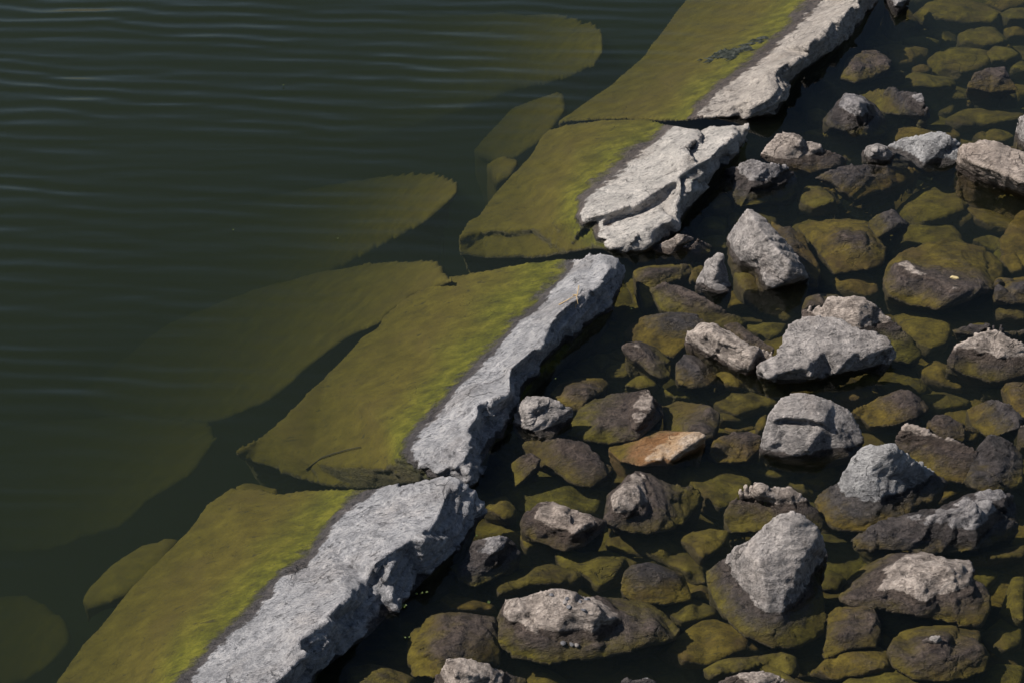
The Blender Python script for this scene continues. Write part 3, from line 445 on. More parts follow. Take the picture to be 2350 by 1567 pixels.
 ('rock','tan','broad rock with a cream crust on its back and a brown wet front',0.22,1,0,
  [(1.096,6.022,-.033),(1.139,6.157,-.071),(1.218,6.241,-.07),(1.294,6.26,-.04),(1.386,6.188,0.02),(1.455,6.155,0.03),(1.538,6.15,0.01),(1.55,6.124,0),(1.54,6.077,0),(1.585,6.071,-.02),(1.591,6.008,-.054),(1.552,5.94,-.079),(1.451,5.933,-.065),(1.339,5.944,-.033),(1.224,5.991,-.052),(1.116,5.983,-.03)],
  [(1.24,6.114,0),(1.305,6.116,0.04),(1.383,6.068,0.065),(1.468,6.056,0.06),(1.507,6.043,0.03),(1.34,6.004,0.04),(1.339,5.974,0.01),(1.283,6.027,0.02),(1.435,6.001,0.01),(1.533,6.023,-.01),(1.129,6.005,-.01),(1.193,6.016,-.02),(1.312,5.982,-.022),(1.404,5.963,-.047),(1.173,6.101,-.03)]),
 ('rock','brown','box-shaped brown rock tilted just under the surface below the broad cream rock',0.18,1,0,
  [(1.062,5.991,-.08),(1.084,6.005,-.06),(1.161,5.992,-.04),(1.202,5.974,-.04),(1.211,5.927,-.03),(1.213,5.865,-.039),(1.189,5.81,-.054),(1.096,5.795,-.047),(1.018,5.777,-.08),(1.035,5.846,-.046)],
  [(1.079,5.83,-.015),(1.196,5.896,-.01),(1.166,5.845,-.02),(1.121,5.918,-.03)]),
 ('rock','brown','flat-topped brown wet rock carrying a single small stone',0.18,1,0,
  [(1.225,5.772,-.034),(1.284,5.909,-.08),(1.361,5.936,-.08),(1.477,5.927,-.08),(1.55,5.92,-.09),(1.537,5.848,-.073),(1.553,5.771,-.05),(1.535,5.716,-.072),(1.412,5.661,-.069),(1.292,5.669,-.06),(1.239,5.72,-.059)],
  [(1.254,5.781,-.01),(1.316,5.834,-.01),(1.412,5.793,-.005),(1.508,5.774,-.02),(1.416,5.722,-.02),(1.307,5.71,-.025),(1.371,5.762,0)]),
 ('stone','grey','single small pointed stone resting on the flat brown rock',0.03,1,0,
  [(1.339,5.788,-.008),(1.361,5.786,0.018),(1.388,5.776,0.027),(1.399,5.77,0),(1.384,5.76,-.008)],
  [(1.37,5.764,0.018)]),
 ('rock','tan','pale rounded rock top behind low olive rocks, a step from the tallest boulder',0.18,1,0,
  [(0.663,5.601,-.01),(0.715,5.607,0.016),(0.798,5.608,0.026),(0.85,5.596,0.019),(0.886,5.584,0),(0.896,5.552,-.028),(0.772,5.531,-.048),(0.662,5.564,-.04)],
  [(0.771,5.567,0.022)]),
 ('rock','grey','craggy grey rock with a dark hollow, standing at the foot of the long grey slab',0.18,1.6,0,
  [(0.012,6.956,0.007),(0.021,6.982,0.042),(0.045,6.981,0.07),(0.089,6.97,0.081),(0.137,6.963,0.081),(0.181,6.959,0.063),(0.228,6.96,0.042),(0.215,6.954,0),(0.193,6.939,-.005),(0.176,6.926,-.021),(0.143,6.879,-.028),(0.078,6.878,-.026),(0.029,6.911,-.01)],
  [(0.056,6.919,0.063),(0.083,6.942,0.035),(0.102,6.933,0.049),(0.11,6.902,0.035),(0.17,6.92,0.042),(0.072,6.894,0.014),(0.11,6.894,0),(0.143,6.912,0.007),(0.088,6.927,0.081)]),
 ('rock','brown','broad smooth brown plate awash with a pale dry patch on one end',0.18,0.6,0,
  [(0.199,6.957,-.07),(0.263,7.111,-.05),(0.358,7.144,-.04),(0.441,7.136,-.02),(0.505,7.099,0.02),(0.511,7.056,0.02),(0.55,7.067,-.03),(0.552,7.013,-.03),(0.504,6.925,-.024),(0.453,6.874,-.036),(0.351,6.898,-.073),(0.264,6.915,-.068)],
  [(0.444,7.085,0.005),(0.455,7.026,0.015),(0.442,6.967,0.012),(0.447,6.905,0.012),(0.47,6.921,0.02),(0.505,6.984,0.02),(0.33,6.964,-.02),(0.415,6.888,-.03),(0.302,6.919,-.04),(0.481,6.916,-.01),(0.431,7.034,-.005),(0.426,6.958,-.008)]),
 ('rock','tan','olive rock with a tan bare edge next to the broad brown plate',0.18,0.7,0,
  [(0.559,7.119,-.07),(0.617,7.151,-.07),(0.682,7.124,-.06),(0.732,7.062,-.03),(0.763,7.028,-.035),(0.749,6.968,-.051),(0.726,6.893,-.034),(0.628,6.885,-.051),(0.564,6.987,-.076)],
  [(0.688,6.977,-.03),(0.656,6.922,-.015),(0.722,7.014,-.01),(0.699,6.907,-.01),(0.61,7.033,-.06)]),
 ('rock','orange','thin slanting rock with an orange rust stain and a bright raised tip',0.18,0.25,0,
  [(0.349,6.894,-.09),(0.402,6.934,-.08),(0.495,6.953,-.06),(0.576,6.932,-.04),(0.675,6.824,0.04),(0.692,6.802,0.045),(0.693,6.822,0),(0.648,6.78,-.01),(0.591,6.731,-.01),(0.553,6.716,-.02),(0.457,6.715,-.025),(0.395,6.773,-.051)],
  [(0.488,6.716,0.005),(0.537,6.743,0.016),(0.603,6.786,0.03),(0.642,6.808,0.04),(0.525,6.708,0.01),(0.573,6.713,0.02),(0.623,6.752,0.03),(0.667,6.786,0.04),(0.514,6.806,-.006),(0.57,6.853,-.002),(0.432,6.769,-.025),(0.49,6.864,-.025)]),
 ('rock','brown','wet brown rock with a jagged white dry patch on its back',0.18,1,0,
  [(0.035,6.411,-.032),(0.048,6.438,-.02),(0.095,6.467,0.01),(0.132,6.459,0.02),(0.199,6.422,0.02),(0.245,6.398,0.02),(0.32,6.386,-.01),(0.312,6.37,-.024),(0.259,6.305,-.029),(0.181,6.278,-.043),(0.079,6.343,-.052),(0.038,6.383,-.042)],
  [(0.099,6.37,0.03),(0.171,6.371,0.05),(0.239,6.374,0.04),(0.253,6.319,0.04),(0.206,6.297,0.025),(0.145,6.331,0.03),(0.137,6.439,0.02),(0.182,6.322,-.01),(0.259,6.33,-.01),(0.053,6.406,-.02)]),
 ('rock','tan','large olive and brown rock with one bright pale corner',0.22,1,0,
  [(0.319,6.42,-.025),(0.339,6.556,-.03),(0.405,6.631,-.01),(0.438,6.657,0),(0.48,6.657,-.01),(0.549,6.631,-.03),(0.64,6.625,-.06),(0.678,6.612,-.09),(0.637,6.546,-.09),(0.593,6.441,-.064),(0.491,6.388,-.063),(0.396,6.378,-.048),(0.329,6.391,-.035)],
  [(0.354,6.422,0.04),(0.382,6.483,0.057),(0.418,6.479,0.054),(0.439,6.455,0.034),(0.406,6.414,0.02),(0.35,6.422,0.007),(0.518,6.45,-.01),(0.473,6.503,0.007),(0.556,6.564,-.03),(0.487,6.442,-.03),(0.392,6.411,-.025)]),
 ('rock','dark','black faceted rock with a small white fleck, close to the wide slab',0.18,1,0,
  [(-.207,6.209,-.064),(-.158,6.213,-.03),(-.13,6.25,0.02),(-.073,6.249,0.04),(-.045,6.246,0.05),(-.011,6.256,0.03),(0.012,6.247,0),(0.029,6.233,-.018),(0.012,6.199,-.032),(-.028,6.163,-.046),(-.123,6.095,-.049),(-.179,6.118,-.04)],
  [(-.067,6.21,0.04),(-.045,6.193,0.04),(-.084,6.173,0.02),(-.112,6.181,0.02),(-.157,6.148,-.01),(-.101,6.153,0),(-.022,6.21,0.01),(-.078,6.161,-.014)]),
 ('rock','tan','long low rock with a cream crust strewn with pebbles',0.22,1,0,
  [(-.049,5.948,-.032),(-.022,5.967,0.01),(0.039,5.958,0.04),(0.121,5.942,0.08),(0.17,5.942,0.08),(0.232,5.958,0.04),(0.324,6.039,-.056),(0.432,6.05,-.08),(0.502,6,-.08),(0.556,5.892,-.055),(0.537,5.841,-.052),(0.426,5.797,-.052),(0.283,5.777,-.063),(0.12,5.744,-.068),(0.011,5.788,-.073),(-.043,5.845,-.056)],
  [(-.01,5.88,0.03),(0.011,5.922,0.05),(0.066,5.885,0.04),(0.121,5.905,0.08),(0.197,5.902,0.09),(0.196,5.849,0.08),(0.272,5.857,0.08),(0.327,5.845,0.04),(0.256,5.829,0.04),(0.152,5.816,0.03),(0.093,5.84,0.03),(0.011,5.867,-.01),(0.153,5.807,-.01),(0.229,5.832,0),(0.34,5.872,0),(0.464,5.848,0),(0.396,5.902,-.02),(0.422,5.854,-.02),(0.147,5.847,0.06)]),
 ('rock','brown','olive block with a bare grey cross-shaped vein on top',0.18,1,0,
  [(-.341,5.86,-.1),(-.32,5.919,-.08),(-.266,5.962,-.06),(-.199,5.956,-.04),(-.06,5.932,-.04),(-.043,5.84,-.051),(-.038,5.774,-.101),(-.108,5.733,-.069),(-.226,5.681,-.064),(-.324,5.708,-.09)],
  [(-.226,5.929,-.03),(-.212,5.814,-.02),(-.173,5.796,-.01),(-.065,5.881,-.015),(-.153,5.873,-.015),(-.237,5.736,-.02),(-.299,5.786,-.06),(-.141,5.77,-.03)]),
 ('rock','tan','cream-coloured lump of rock in front of the cross-veined rock',0.22,1,0,
  [(-.256,5.621,-.035),(-.226,5.628,0.023),(-.207,5.633,0.062),(-.159,5.628,0.074),(-.116,5.614,0.066),(-.069,5.619,0.047),(-.016,5.637,0),(0.043,5.647,-.039),(0.059,5.614,-.059),(0.011,5.544,-.057),(-.201,5.533,-.046),(-.233,5.582,-.02)],
  [(-.179,5.564,0.07),(-.116,5.565,0.055),(-.068,5.582,0.031),(-.015,5.595,-.01),(-.179,5.553,0.031)]),
 ('rock','dark','olive rock with a small blue-grey bare nose behind the pebble-strewn rock',0.18,1,0,
  [(0.366,6.094,-.06),(0.378,6.142,-.027),(0.408,6.187,-.03),(0.464,6.184,-.02),(0.504,6.179,-.03),(0.578,6.17,-.06),(0.603,6.086,-.098),(0.516,6.052,-.085),(0.437,6.041,-.083),(0.376,6.073,-.071)],
  [(0.4,6.148,-.01),(0.439,6.145,0.003),(0.478,6.139,-.01),(0.553,6.139,-.04)]),
 ('rock','blue','small smooth grey stone top just breaking the dark water near the pebble-strewn rock',0.1,1,0,
  [(0.352,5.602,-.01),(0.394,5.599,0.01),(0.431,5.601,0.01),(0.458,5.602,-.01),(0.458,5.581,-.027),(0.362,5.583,-.028)],
  []),
 ('rock','tan','finger-shaped rock slanting down with a pale upper end',0.12,1,0,
  [(0.421,7.41,-.01),(0.435,7.411,0),(0.487,7.435,-.01),(0.547,7.456,-.047),(0.601,7.392,-.064),(0.603,7.317,-.072),(0.567,7.28,-.061),(0.533,7.283,-.046),(0.478,7.344,-.035),(0.445,7.381,-.02)],
  [(0.479,7.385,0.005),(0.512,7.348,-.01),(0.533,7.311,-.025)]),
 ('rock','brown','lumpy olive rock with a bare grey tip beside the hollow crag',0.18,1,0,
  [(0.147,7.184,-.064),(0.188,7.258,-.07),(0.256,7.273,-.06),(0.342,7.3,-.08),(0.359,7.291,-.095),(0.338,7.183,-.048),(0.28,7.118,-.034),(0.251,7.082,-.063),(0.185,7.113,-.052)],
  [(0.224,7.139,-.015),(0.274,7.151,-.01),(0.235,7.122,-.03)]),
 ('rock','brown','olive rock with a grey scarred crest between the hollow crag and a small wedge stone',0.18,1,0,
  [(0.04,6.882,-.06),(0.072,6.896,-.05),(0.164,6.858,-.03),(0.229,6.828,-.01),(0.261,6.811,-.01),(0.318,6.728,-.02),(0.367,6.736,-.047),(0.344,6.683,-.045),(0.279,6.643,-.064),(0.216,6.677,-.068),(0.136,6.76,-.066),(0.072,6.833,-.09)],
  [(0.201,6.804,-.005),(0.254,6.772,0),(0.306,6.707,-.01),(0.259,6.72,-.02),(0.19,6.77,-.032)]),
 ('rock','brown','small wedge stone with a bare brown tip near the long grey slab',0.12,1,0,
  [(-.004,6.766,-.057),(0.034,6.776,-.031),(0.066,6.767,-.01),(0.101,6.733,-.01),(0.087,6.705,-.022),(0.044,6.679,-.056),(0.012,6.665,-.082)],
  [(0.055,6.737,-.02),(0.087,6.727,-.005)]),
 ('rock','brown','brown wedge-shaped rock just under the surface at the foot of the cleft boulder',0.18,1,0,
  [(0.713,6.813,-.049),(0.735,6.89,-.05),(0.801,6.901,-.02),(0.86,6.883,-.01),(0.9,6.874,-.02),(0.895,6.84,-.045),(0.842,6.788,-.065),(0.741,6.775,-.059)],
  [(0.742,6.821,-.025),(0.851,6.861,-.01),(0.793,6.857,-.05)]),
 ('rock','brown','square brown block under the surface beside the end of the long grey slab',0.18,1,0,
  [(0.488,7.988,-.06),(0.538,8.03,-.06),(0.72,8.043,-.06),(0.73,8.002,-.07),(0.665,7.93,-.05),(0.592,7.893,-.06),(0.56,7.819,-.089),(0.529,7.793,-.107),(0.499,7.898,-.056)],
  [(0.629,7.945,-.02),(0.544,7.913,-.02)]),
 ('rock','brown','long brown ridge-backed rock lying slanted just under the surface',0.18,1,0,
  [(0.551,7.854,-.055),(0.6,7.85,-.02),(0.668,7.81,-.01),(0.78,7.714,-.015),(0.85,7.683,-.05),(0.923,7.688,-.09),(0.866,7.635,-.088),(0.698,7.663,-.083),(0.585,7.747,-.074)],
  [(0.667,7.782,-.005),(0.779,7.694,-.015),(0.621,7.779,-.039),(0.728,7.696,-.052)]),
 ('rock','dark','flat grey slate lying just under the surface beside the long brown ridge',0.18,0.6,0,
  [(0.435,7.61,-.09),(0.5,7.661,-.05),(0.617,7.657,-.02),(0.717,7.637,-.02),(0.751,7.584,-.03),(0.67,7.509,-.069),(0.619,7.472,-.104),(0.496,7.541,-.103)],
  [(0.597,7.592,-.015),(0.697,7.577,-.015)]),
 ('rock','dark','charcoal lump just awash beside the pale bolster',0.18,1,0,
  [(0.625,7.327,-.031),(0.651,7.356,-.01),(0.691,7.351,-.01),(0.723,7.312,-.02),(0.774,7.29,-.06),(0.736,7.231,-.058),(0.679,7.22,-.056),(0.624,7.246,-.062)],
  [(0.671,7.309,0.003),(0.697,7.28,-.01),(0.648,7.29,-.025)]),
]
SUBMERGED = [  # label, top height, outline xy at that height
 ('middling olive rock underwater between the long ribbed slab and the dark spike',-0.22,[(1.971,10.447),(2.052,10.555),(2.13,10.586),(2.248,10.586),(2.329,10.54),(2.377,10.387),(2.343,10.311),(2.254,10.296),(2.162,10.311),(2.024,10.356)]),
 ('small olive rock underwater between the long ribbed slab and the dark spike',-0.25,[(2.344,10.612),(2.386,10.643),(2.525,10.627),(2.511,10.55),(2.402,10.519)]),
 ('small olive rock underwater between the long ribbed slab and the russet-topped block',-0.2,[(2.379,10.41),(2.43,10.456),(2.503,10.456),(2.477,10.305),(2.4,10.32)]),
 ('small olive rock underwater between the long ribbed slab and the brown-topped cube',-0.3,[(1.994,10.397),(2.09,10.458),(2.155,10.397),(2.161,10.293),(2.093,10.278),(2.029,10.337)]),
 ('small olive rock underwater between the dark spike and the long ribbed slab',-0.2,[(2.143,10.2),(2.239,10.26),(2.318,10.26),(2.363,10.141),(2.339,10.083),(2.235,10.054),(2.144,10.112)]),
 ('small olive rock underwater between the long ribbed slab and the dark spike',-0.25,[(2.389,10.351),(2.48,10.366),(2.478,10.276),(2.396,10.262)]),
 ('small olive rock underwater between the dark spike and the brown-topped cube',-0.22,[(1.657,10.2),(1.739,10.225),(1.823,10.207),(1.868,10.163),(1.792,10.134),(1.676,10.119)]),
 ('small olive rock underwater between the dark spike and the long ribbed slab',-0.24,[(1.885,10.229),(1.968,10.251),(2.049,10.214),(2.038,10.14),(1.982,10.097),(1.897,10.155)]),
 ('middling olive rock underwater between the dark spike and the long ribbed slab',-0.18,[(1.712,10.032),(1.802,10.069),(1.958,10.018),(1.95,9.96),(1.88,9.861),(1.794,9.847),(1.767,9.96)]),
 ('middling olive rock underwater between the dark spike and the russet-topped block',-0.2,[(1.965,9.953),(2.05,10.054),(2.123,10.068),(2.254,10.039),(2.252,9.896),(2.19,9.812),(2.079,9.77),(1.991,9.84)]),
 ('small olive rock underwater between the russet-topped block and the dark spike',-0.18,[(2.234,9.975),(2.288,10.047),(2.354,10.018),(2.382,9.932),(2.302,9.875),(2.239,9.875)]),
 ('small olive rock underwater between the russet-topped block and the long ribbed slab',-0.22,[(2.331,9.932),(2.38,9.974),(2.425,9.989),(2.401,9.847),(2.333,9.861)]),
 ('small olive rock underwater between the dark spike and the brown-topped cube',-0.2,[(1.871,9.882),(1.917,9.91),(1.96,9.868),(1.947,9.826),(1.877,9.826)]),
 ('small olive rock underwater between the long ribbed slab and the slanting wet plate',-0.18,[(1.401,9.694),(1.447,9.735),(1.495,9.666),(1.477,9.625),(1.405,9.598)]),
 ('small olive rock underwater between the long ribbed slab and the brown-topped cube',-0.26,[(1.489,9.875),(1.527,9.896),(1.545,9.875),(1.52,9.84)]),
 ('small olive rock underwater between the brown-topped cube and the slanting wet plate',-0.18,[(1.495,9.666),(1.584,9.721),(1.669,9.735),(1.704,9.68),(1.644,9.639),(1.518,9.625)]),
 ('small olive rock underwater between the brown-topped cube and the long ribbed slab',-0.12,[(1.653,9.644),(1.713,9.685),(1.798,9.702),(1.799,9.658),(1.728,9.589),(1.662,9.61)]),
 ('middling olive rock underwater between the brown-topped cube and the russet-topped block',-0.16,[(1.729,9.618),(1.85,9.756),(1.931,9.742),(2.029,9.7),(2.035,9.645),(1.949,9.577),(1.813,9.577)]),
 ('small olive rock underwater between the russet-topped block and the brown-topped cube',-0.22,[(1.965,9.687),(2.037,9.708),(2.125,9.653),(2.096,9.599),(2.002,9.612)]),
 ('small olive rock underwater between the russet-topped block and the slanting wet plate',-0.18,[(2.117,9.584),(2.199,9.625),(2.307,9.611),(2.3,9.53),(2.191,9.49)]),
 ('small olive rock underwater between the russet-topped block and the brown-topped cube',-0.28,[(1.92,9.674),(1.978,9.687),(1.972,9.646),(1.927,9.619)]),
 ('small olive rock underwater between the russet-topped block and the brown-topped cube',-0.26,[(1.968,9.585),(2.021,9.667),(2.059,9.64),(2.012,9.559)]),
 ('middling olive rock underwater between the russet-topped block and the slanting wet plate',-0.18,[(1.964,9.384),(2.051,9.463),(2.323,9.463),(2.3,9.331),(2.107,9.305),(2.007,9.305)]),
 ('small olive rock underwater between the russet-topped block and the knob by the boulder',-0.22,[(2.079,9.307),(2.142,9.366),(2.222,9.359),(2.254,9.268),(2.212,9.217),(2.107,9.229)]),
 ('small olive rock underwater between the slanting wet plate and the brown-topped cube',-0.2,[(1.688,9.378),(1.754,9.411),(1.803,9.378),(1.79,9.326),(1.707,9.313)]),
 ('small olive rock underwater between the long ribbed slab and the white-capped pyramid',-0.16,[(1.338,9.416),(1.387,9.436),(1.423,9.39),(1.384,9.272),(1.33,9.272)]),
 ('small olive rock underwater between the long ribbed slab and the brown-topped cube',-0.35,[(1.268,9.779),(1.323,9.765),(1.349,9.67),(1.298,9.643)]),
 ('small olive rock underwater between the white-capped pyramid and the long ribbed slab',-0.14,[(1.294,9.187),(1.357,9.226),(1.449,9.213),(1.498,9.174),(1.446,9.123),(1.342,9.136)]),
 ('middling olive rock underwater between the slanting wet plate and the white-capped pyramid',-0.12,[(1.632,9.09),(1.681,9.167),(1.787,9.218),(1.94,9.212),(1.969,9.141),(1.951,9.065),(1.665,9.04)]),
 ('small olive rock underwater between the white-capped pyramid and the slanting wet plate',-0.24,[(1.437,9.211),(1.506,9.288),(1.578,9.275),(1.593,9.173),(1.518,9.097),(1.458,9.097)]),
 ('small olive rock underwater between the russet-topped block and the slanting wet plate',-0.3,[(2.044,9.466),(2.141,9.519),(2.131,9.453),(2.091,9.374),(2.041,9.4)]),
 ('small olive rock underwater between the spongy crag and the awash grey plate',-0.08,[(1.208,8.553),(1.249,8.647),(1.306,8.647),(1.343,8.576),(1.37,8.472),(1.261,8.454),(1.214,8.483)]),
 ('small olive rock underwater between the spongy crag and the cracked pale slab',-0.08,[(0.806,8.472),(0.854,8.623),(0.905,8.623),(0.934,8.553),(0.925,8.472),(0.841,8.437)]),
 ('small olive rock underwater between the awash grey plate and the small round stone',-0.22,[(1.425,8.7),(1.501,8.747),(1.567,8.807),(1.545,8.735),(1.479,8.664),(1.428,8.664)]),
 ('small olive rock underwater between the awash grey plate and the slate-blue rock',-0.22,[(1.542,8.712),(1.641,8.783),(1.64,8.7),(1.548,8.653)]),
 ('middling olive rock underwater between the overhanging boulder and the slate-blue rock',-0.16,[(1.642,8.584),(1.725,8.725),(1.867,8.821),(1.953,8.833),(1.957,8.689),(1.931,8.56),(1.816,8.468),(1.717,8.434),(1.669,8.503)]),
 ('small olive rock underwater between the overhanging boulder and the slate-blue rock',-0.22,[(1.974,8.759),(2.01,8.783),(2.04,8.688),(2.021,8.606),(1.962,8.641)]),
 ('small olive rock underwater between the notched tan rock and the awash grey plate',-0.3,[(1.152,8.824),(1.222,8.872),(1.266,8.788),(1.235,8.74),(1.159,8.752)]),
 ('small olive rock underwater between the notched tan rock and the small round stone',-0.34,[(1.301,8.849),(1.366,8.849),(1.416,8.825),(1.359,8.778),(1.307,8.778)]),
 ('small olive rock underwater between the long ribbed slab and the dark spike',-0.26,[(1.812,10.491),(1.858,10.568),(1.952,10.553),(1.98,10.43),(1.949,10.31),(1.831,10.295)]),
 ('small olive rock underwater between the spongy crag and the dark flank',-0.12,[(0.917,8.503),(0.97,8.532),(1.063,8.515),(1.096,8.469),(1.113,8.378),(0.985,8.333),(0.917,8.412)]),
 ('small olive rock underwater between the square brown block and the half-pale stone',-0.08,[(0.682,7.936),(0.71,8.01),(0.768,8.064),(0.783,8.021),(0.741,7.92),(0.71,7.91)]),
 ('small olive rock underwater between the big wedge and the crested rock',-0.03,[(1.138,7.679),(1.158,7.76),(1.208,7.791),(1.29,7.781),(1.222,7.699)]),
 ('small olive rock underwater between the awash block and the ridged olive boulder',-0.1,[(1.905,7.778),(1.977,7.821),(2.03,7.819),(2.009,7.696),(1.924,7.717)]),
 ('small olive rock underwater between the bare-spotted rock and the ridged olive boulder',-0.16,[(1.307,8.063),(1.336,8.106),(1.435,8.117),(1.471,8.063),(1.477,7.967),(1.437,7.936),(1.31,7.978)]),
 ('small olive rock underwater between the big wedge and the little pinnacle',-0.08,[(0.895,7.989),(0.917,8.032),(0.96,8.043),(0.992,7.926),(0.979,7.842),(0.934,7.801),(0.906,7.894)]),
 ('small olive rock underwater between the cracked pale slab and the spongy crag',-0.12,[(0.778,8.4),(0.808,8.469),(0.86,8.498),(0.896,8.469),(0.88,8.344),(0.794,8.344)]),
 ('small olive rock underwater between the cracked pale slab and the big wedge',-0.14,[(0.794,8.34),(0.827,8.368),(0.883,8.363),(0.892,8.229),(0.826,8.251)]),
 ('small olive rock underwater between the big wedge and the dark flank',-0.18,[(1.01,7.849),(1.039,7.912),(1.114,7.943),(1.169,7.943),(1.16,7.849),(1.101,7.798),(1.036,7.808)]),
 ('small olive rock underwater between the big wedge and the long brown ridge',-0.16,[(0.896,7.78),(0.979,7.78),(1.085,7.77),(1.066,7.689),(1.014,7.639),(0.949,7.699)]),
 ('middling olive rock underwater between the ridged olive boulder and the dark sliver',-0.14,[(1.52,7.793),(1.6,7.814),(1.742,7.773),(1.874,7.742),(1.878,7.691),(1.726,7.661),(1.695,7.572),(1.62,7.532),(1.572,7.611),(1.548,7.691)]),
 ('small olive rock underwater between the overhanging boulder and the ridged olive boulder',-0.24,[(1.954,8.491),(2.023,8.525),(2.15,8.445),(2.144,8.378),(2.06,8.366),(2.036,8.411)]),
 ('small olive rock underwater between the ridged olive boulder and the awash block',-0.16,[(2.017,8.237),(2.077,8.303),(2.119,8.292),(2.087,8.106),(2.038,8.106)]),
 ('small olive rock underwater between the overhanging boulder and the knob by the boulder',-0.22,[(2.102,8.518),(2.179,8.634),(2.191,8.634),(2.152,8.404),(2.105,8.461)]),
 ('small olive rock underwater between the blue-black shard and the bare-spotted rock',-0.18,[(1.576,8.344),(1.631,8.384),(1.71,8.372),(1.674,8.333),(1.593,8.288)]),
 ('small olive rock underwater between the pale bolster and the charcoal lump',-0.09,[(0.781,7.378),(0.851,7.387),(0.904,7.339),(0.862,7.236),(0.806,7.245),(0.783,7.32)]),
 ('small olive rock underwater between the heart-shaped plate and the olive hump',-0.1,[(1.211,7.221),(1.25,7.268),(1.309,7.291),(1.352,7.268),(1.363,7.221),(1.299,7.156),(1.244,7.165)]),
 ('small olive rock underwater between the crested rock and the peaked rock',-0.22,[(1.477,7.445),(1.536,7.503),(1.586,7.484),(1.577,7.417),(1.528,7.398)]),
 ('small olive rock underwater between the peaked rock and the crested rock',-0.14,[(1.572,7.435),(1.637,7.493),(1.695,7.454),(1.727,7.359),(1.717,7.292),(1.647,7.321),(1.597,7.368)]),
 ('small olive rock underwater between the peaked rock and the dark sliver',-0.22,[(1.753,7.436),(1.801,7.445),(1.83,7.407),(1.763,7.35)]),
 ('small olive rock underwater between the peaked rock and the dark-edged olive rock',-0.14,[(1.791,7.292),(1.848,7.33),(1.951,7.33),(1.935,7.236),(1.864,7.255)]),
 ('small olive rock underwater between the peaked rock and the dark-edged olive rock',-0.18,[(1.566,7.326),(1.655,7.345),(1.739,7.298),(1.732,7.251),(1.627,7.232),(1.576,7.27)]),
 ('small olive rock underwater between the heart-shaped plate and the pale bolster',-0.12,[(0.75,7.229),(0.821,7.266),(0.935,7.275),(1.005,7.238),(0.983,7.182),(0.923,7.136),(0.831,7.1),(0.773,7.155)]),
 ('small olive rock underwater between the charcoal lump and the slanting finger',-0.16,[(0.599,7.338),(0.657,7.347),(0.707,7.319),(0.742,7.244),(0.674,7.253),(0.618,7.262)]),
 ('small olive rock underwater between the heart-shaped plate and the tan-edged rock',-0.18,[(0.799,7.132),(0.871,7.161),(0.905,7.155),(0.908,7.11),(0.818,7.104)]),
 ('small olive rock underwater between the heart-shaped plate and the pale bolster',-0.14,[(0.912,7.104),(0.929,7.138),(0.959,7.16),(0.944,7.07),(0.913,7.026)]),
 ('small olive rock underwater between the cleft boulder and the brown wedge',-0.14,[(0.828,6.862),(0.896,6.905),(0.976,6.884),(1.027,6.787),(0.965,6.766),(0.886,6.787)]),
 ('middling olive rock underwater between the brown wedge and the pale-cornered rock',-0.12,[(0.605,6.805),(0.714,6.837),(0.794,6.827),(0.855,6.742),(0.861,6.658),(0.796,6.576),(0.74,6.525),(0.677,6.576),(0.613,6.721)]),
 ('small olive rock underwater between the cleft boulder and the dark dome',-0.14,[(1.046,6.766),(1.108,6.851),(1.205,6.878),(1.223,6.851),(1.166,6.766),(1.107,6.714)]),
 ('small olive rock underwater between the cleft boulder and the dark dome',-0.16,[(0.995,6.78),(1.062,6.78),(1.095,6.707),(1.054,6.707)]),
 ('small olive rock underwater between the bridging rock and the pale-cornered rock',-0.09,[(0.593,6.381),(0.634,6.42),(0.7,6.44),(0.753,6.42),(0.744,6.332),(0.67,6.283),(0.655,6.245),(0.627,6.303)]),
 ('small olive rock underwater between the bridging rock and the cleft boulder',-0.24,[(0.776,6.585),(0.836,6.585),(0.861,6.565),(0.793,6.535)]),
 ('small olive rock underwater between the pale-cornered rock and the bridging rock',-0.2,[(0.577,6.478),(0.616,6.478),(0.667,6.35),(0.684,6.216),(0.626,6.216),(0.568,6.312)]),
 ('small olive rock underwater between the pale arc and the tallest boulder',-0.07,[(0.632,5.714),(0.689,5.757),(0.774,5.766),(0.873,5.792),(0.92,5.766),(0.923,5.68),(0.769,5.697),(0.708,5.688),(0.647,5.663)]),
 ('small olive rock underwater between the tallest boulder and the tilted box',-0.2,[(0.94,5.885),(1.016,5.903),(1.037,5.868),(1.007,5.815),(0.945,5.815)]),
 ('small olive rock underwater between the tilted box and the flat brown rock',-0.07,[(0.978,5.688),(1.048,5.784),(1.076,5.819),(1.192,5.819),(1.226,5.801),(1.248,5.688),(1.125,5.663),(1.023,5.663)]),
 ('small olive rock underwater between the tilted box and the broad cream rock',-0.14,[(1.217,5.92),(1.247,5.965),(1.261,5.929),(1.243,5.884)]),
 ('small olive rock underwater between the broad cream rock and the flat brown rock',-0.16,[(1.571,5.959),(1.668,6.06),(1.718,6.023),(1.702,5.897),(1.635,5.861),(1.595,5.914)]),
 ('small olive rock underwater between the broad cream rock and the long black rock',-0.12,[(1.653,6.034),(1.72,6.212),(1.758,6.212),(1.712,5.943),(1.675,5.98)]),
 ('small olive rock underwater between the long black rock and the broad cream rock',-0.09,[(1.563,6.283),(1.637,6.312),(1.78,6.361),(1.768,6.293),(1.641,6.254),(1.59,6.254)]),
 ('small olive rock underwater between the long black rock and the standing dark block',-0.24,[(1.67,6.328),(1.738,6.347),(1.746,6.318),(1.695,6.241),(1.656,6.241)]),
 ('small olive rock underwater between the thick tilted plank and the dark dome',-0.14,[(1.487,6.621),(1.516,6.683),(1.578,6.745),(1.66,6.714),(1.622,6.683),(1.55,6.641)]),
 ('small olive rock underwater between the flat brown rock and the broad cream rock',-0.14,[(1.599,5.805),(1.683,5.796),(1.673,5.701),(1.534,5.701),(1.527,5.735)]),
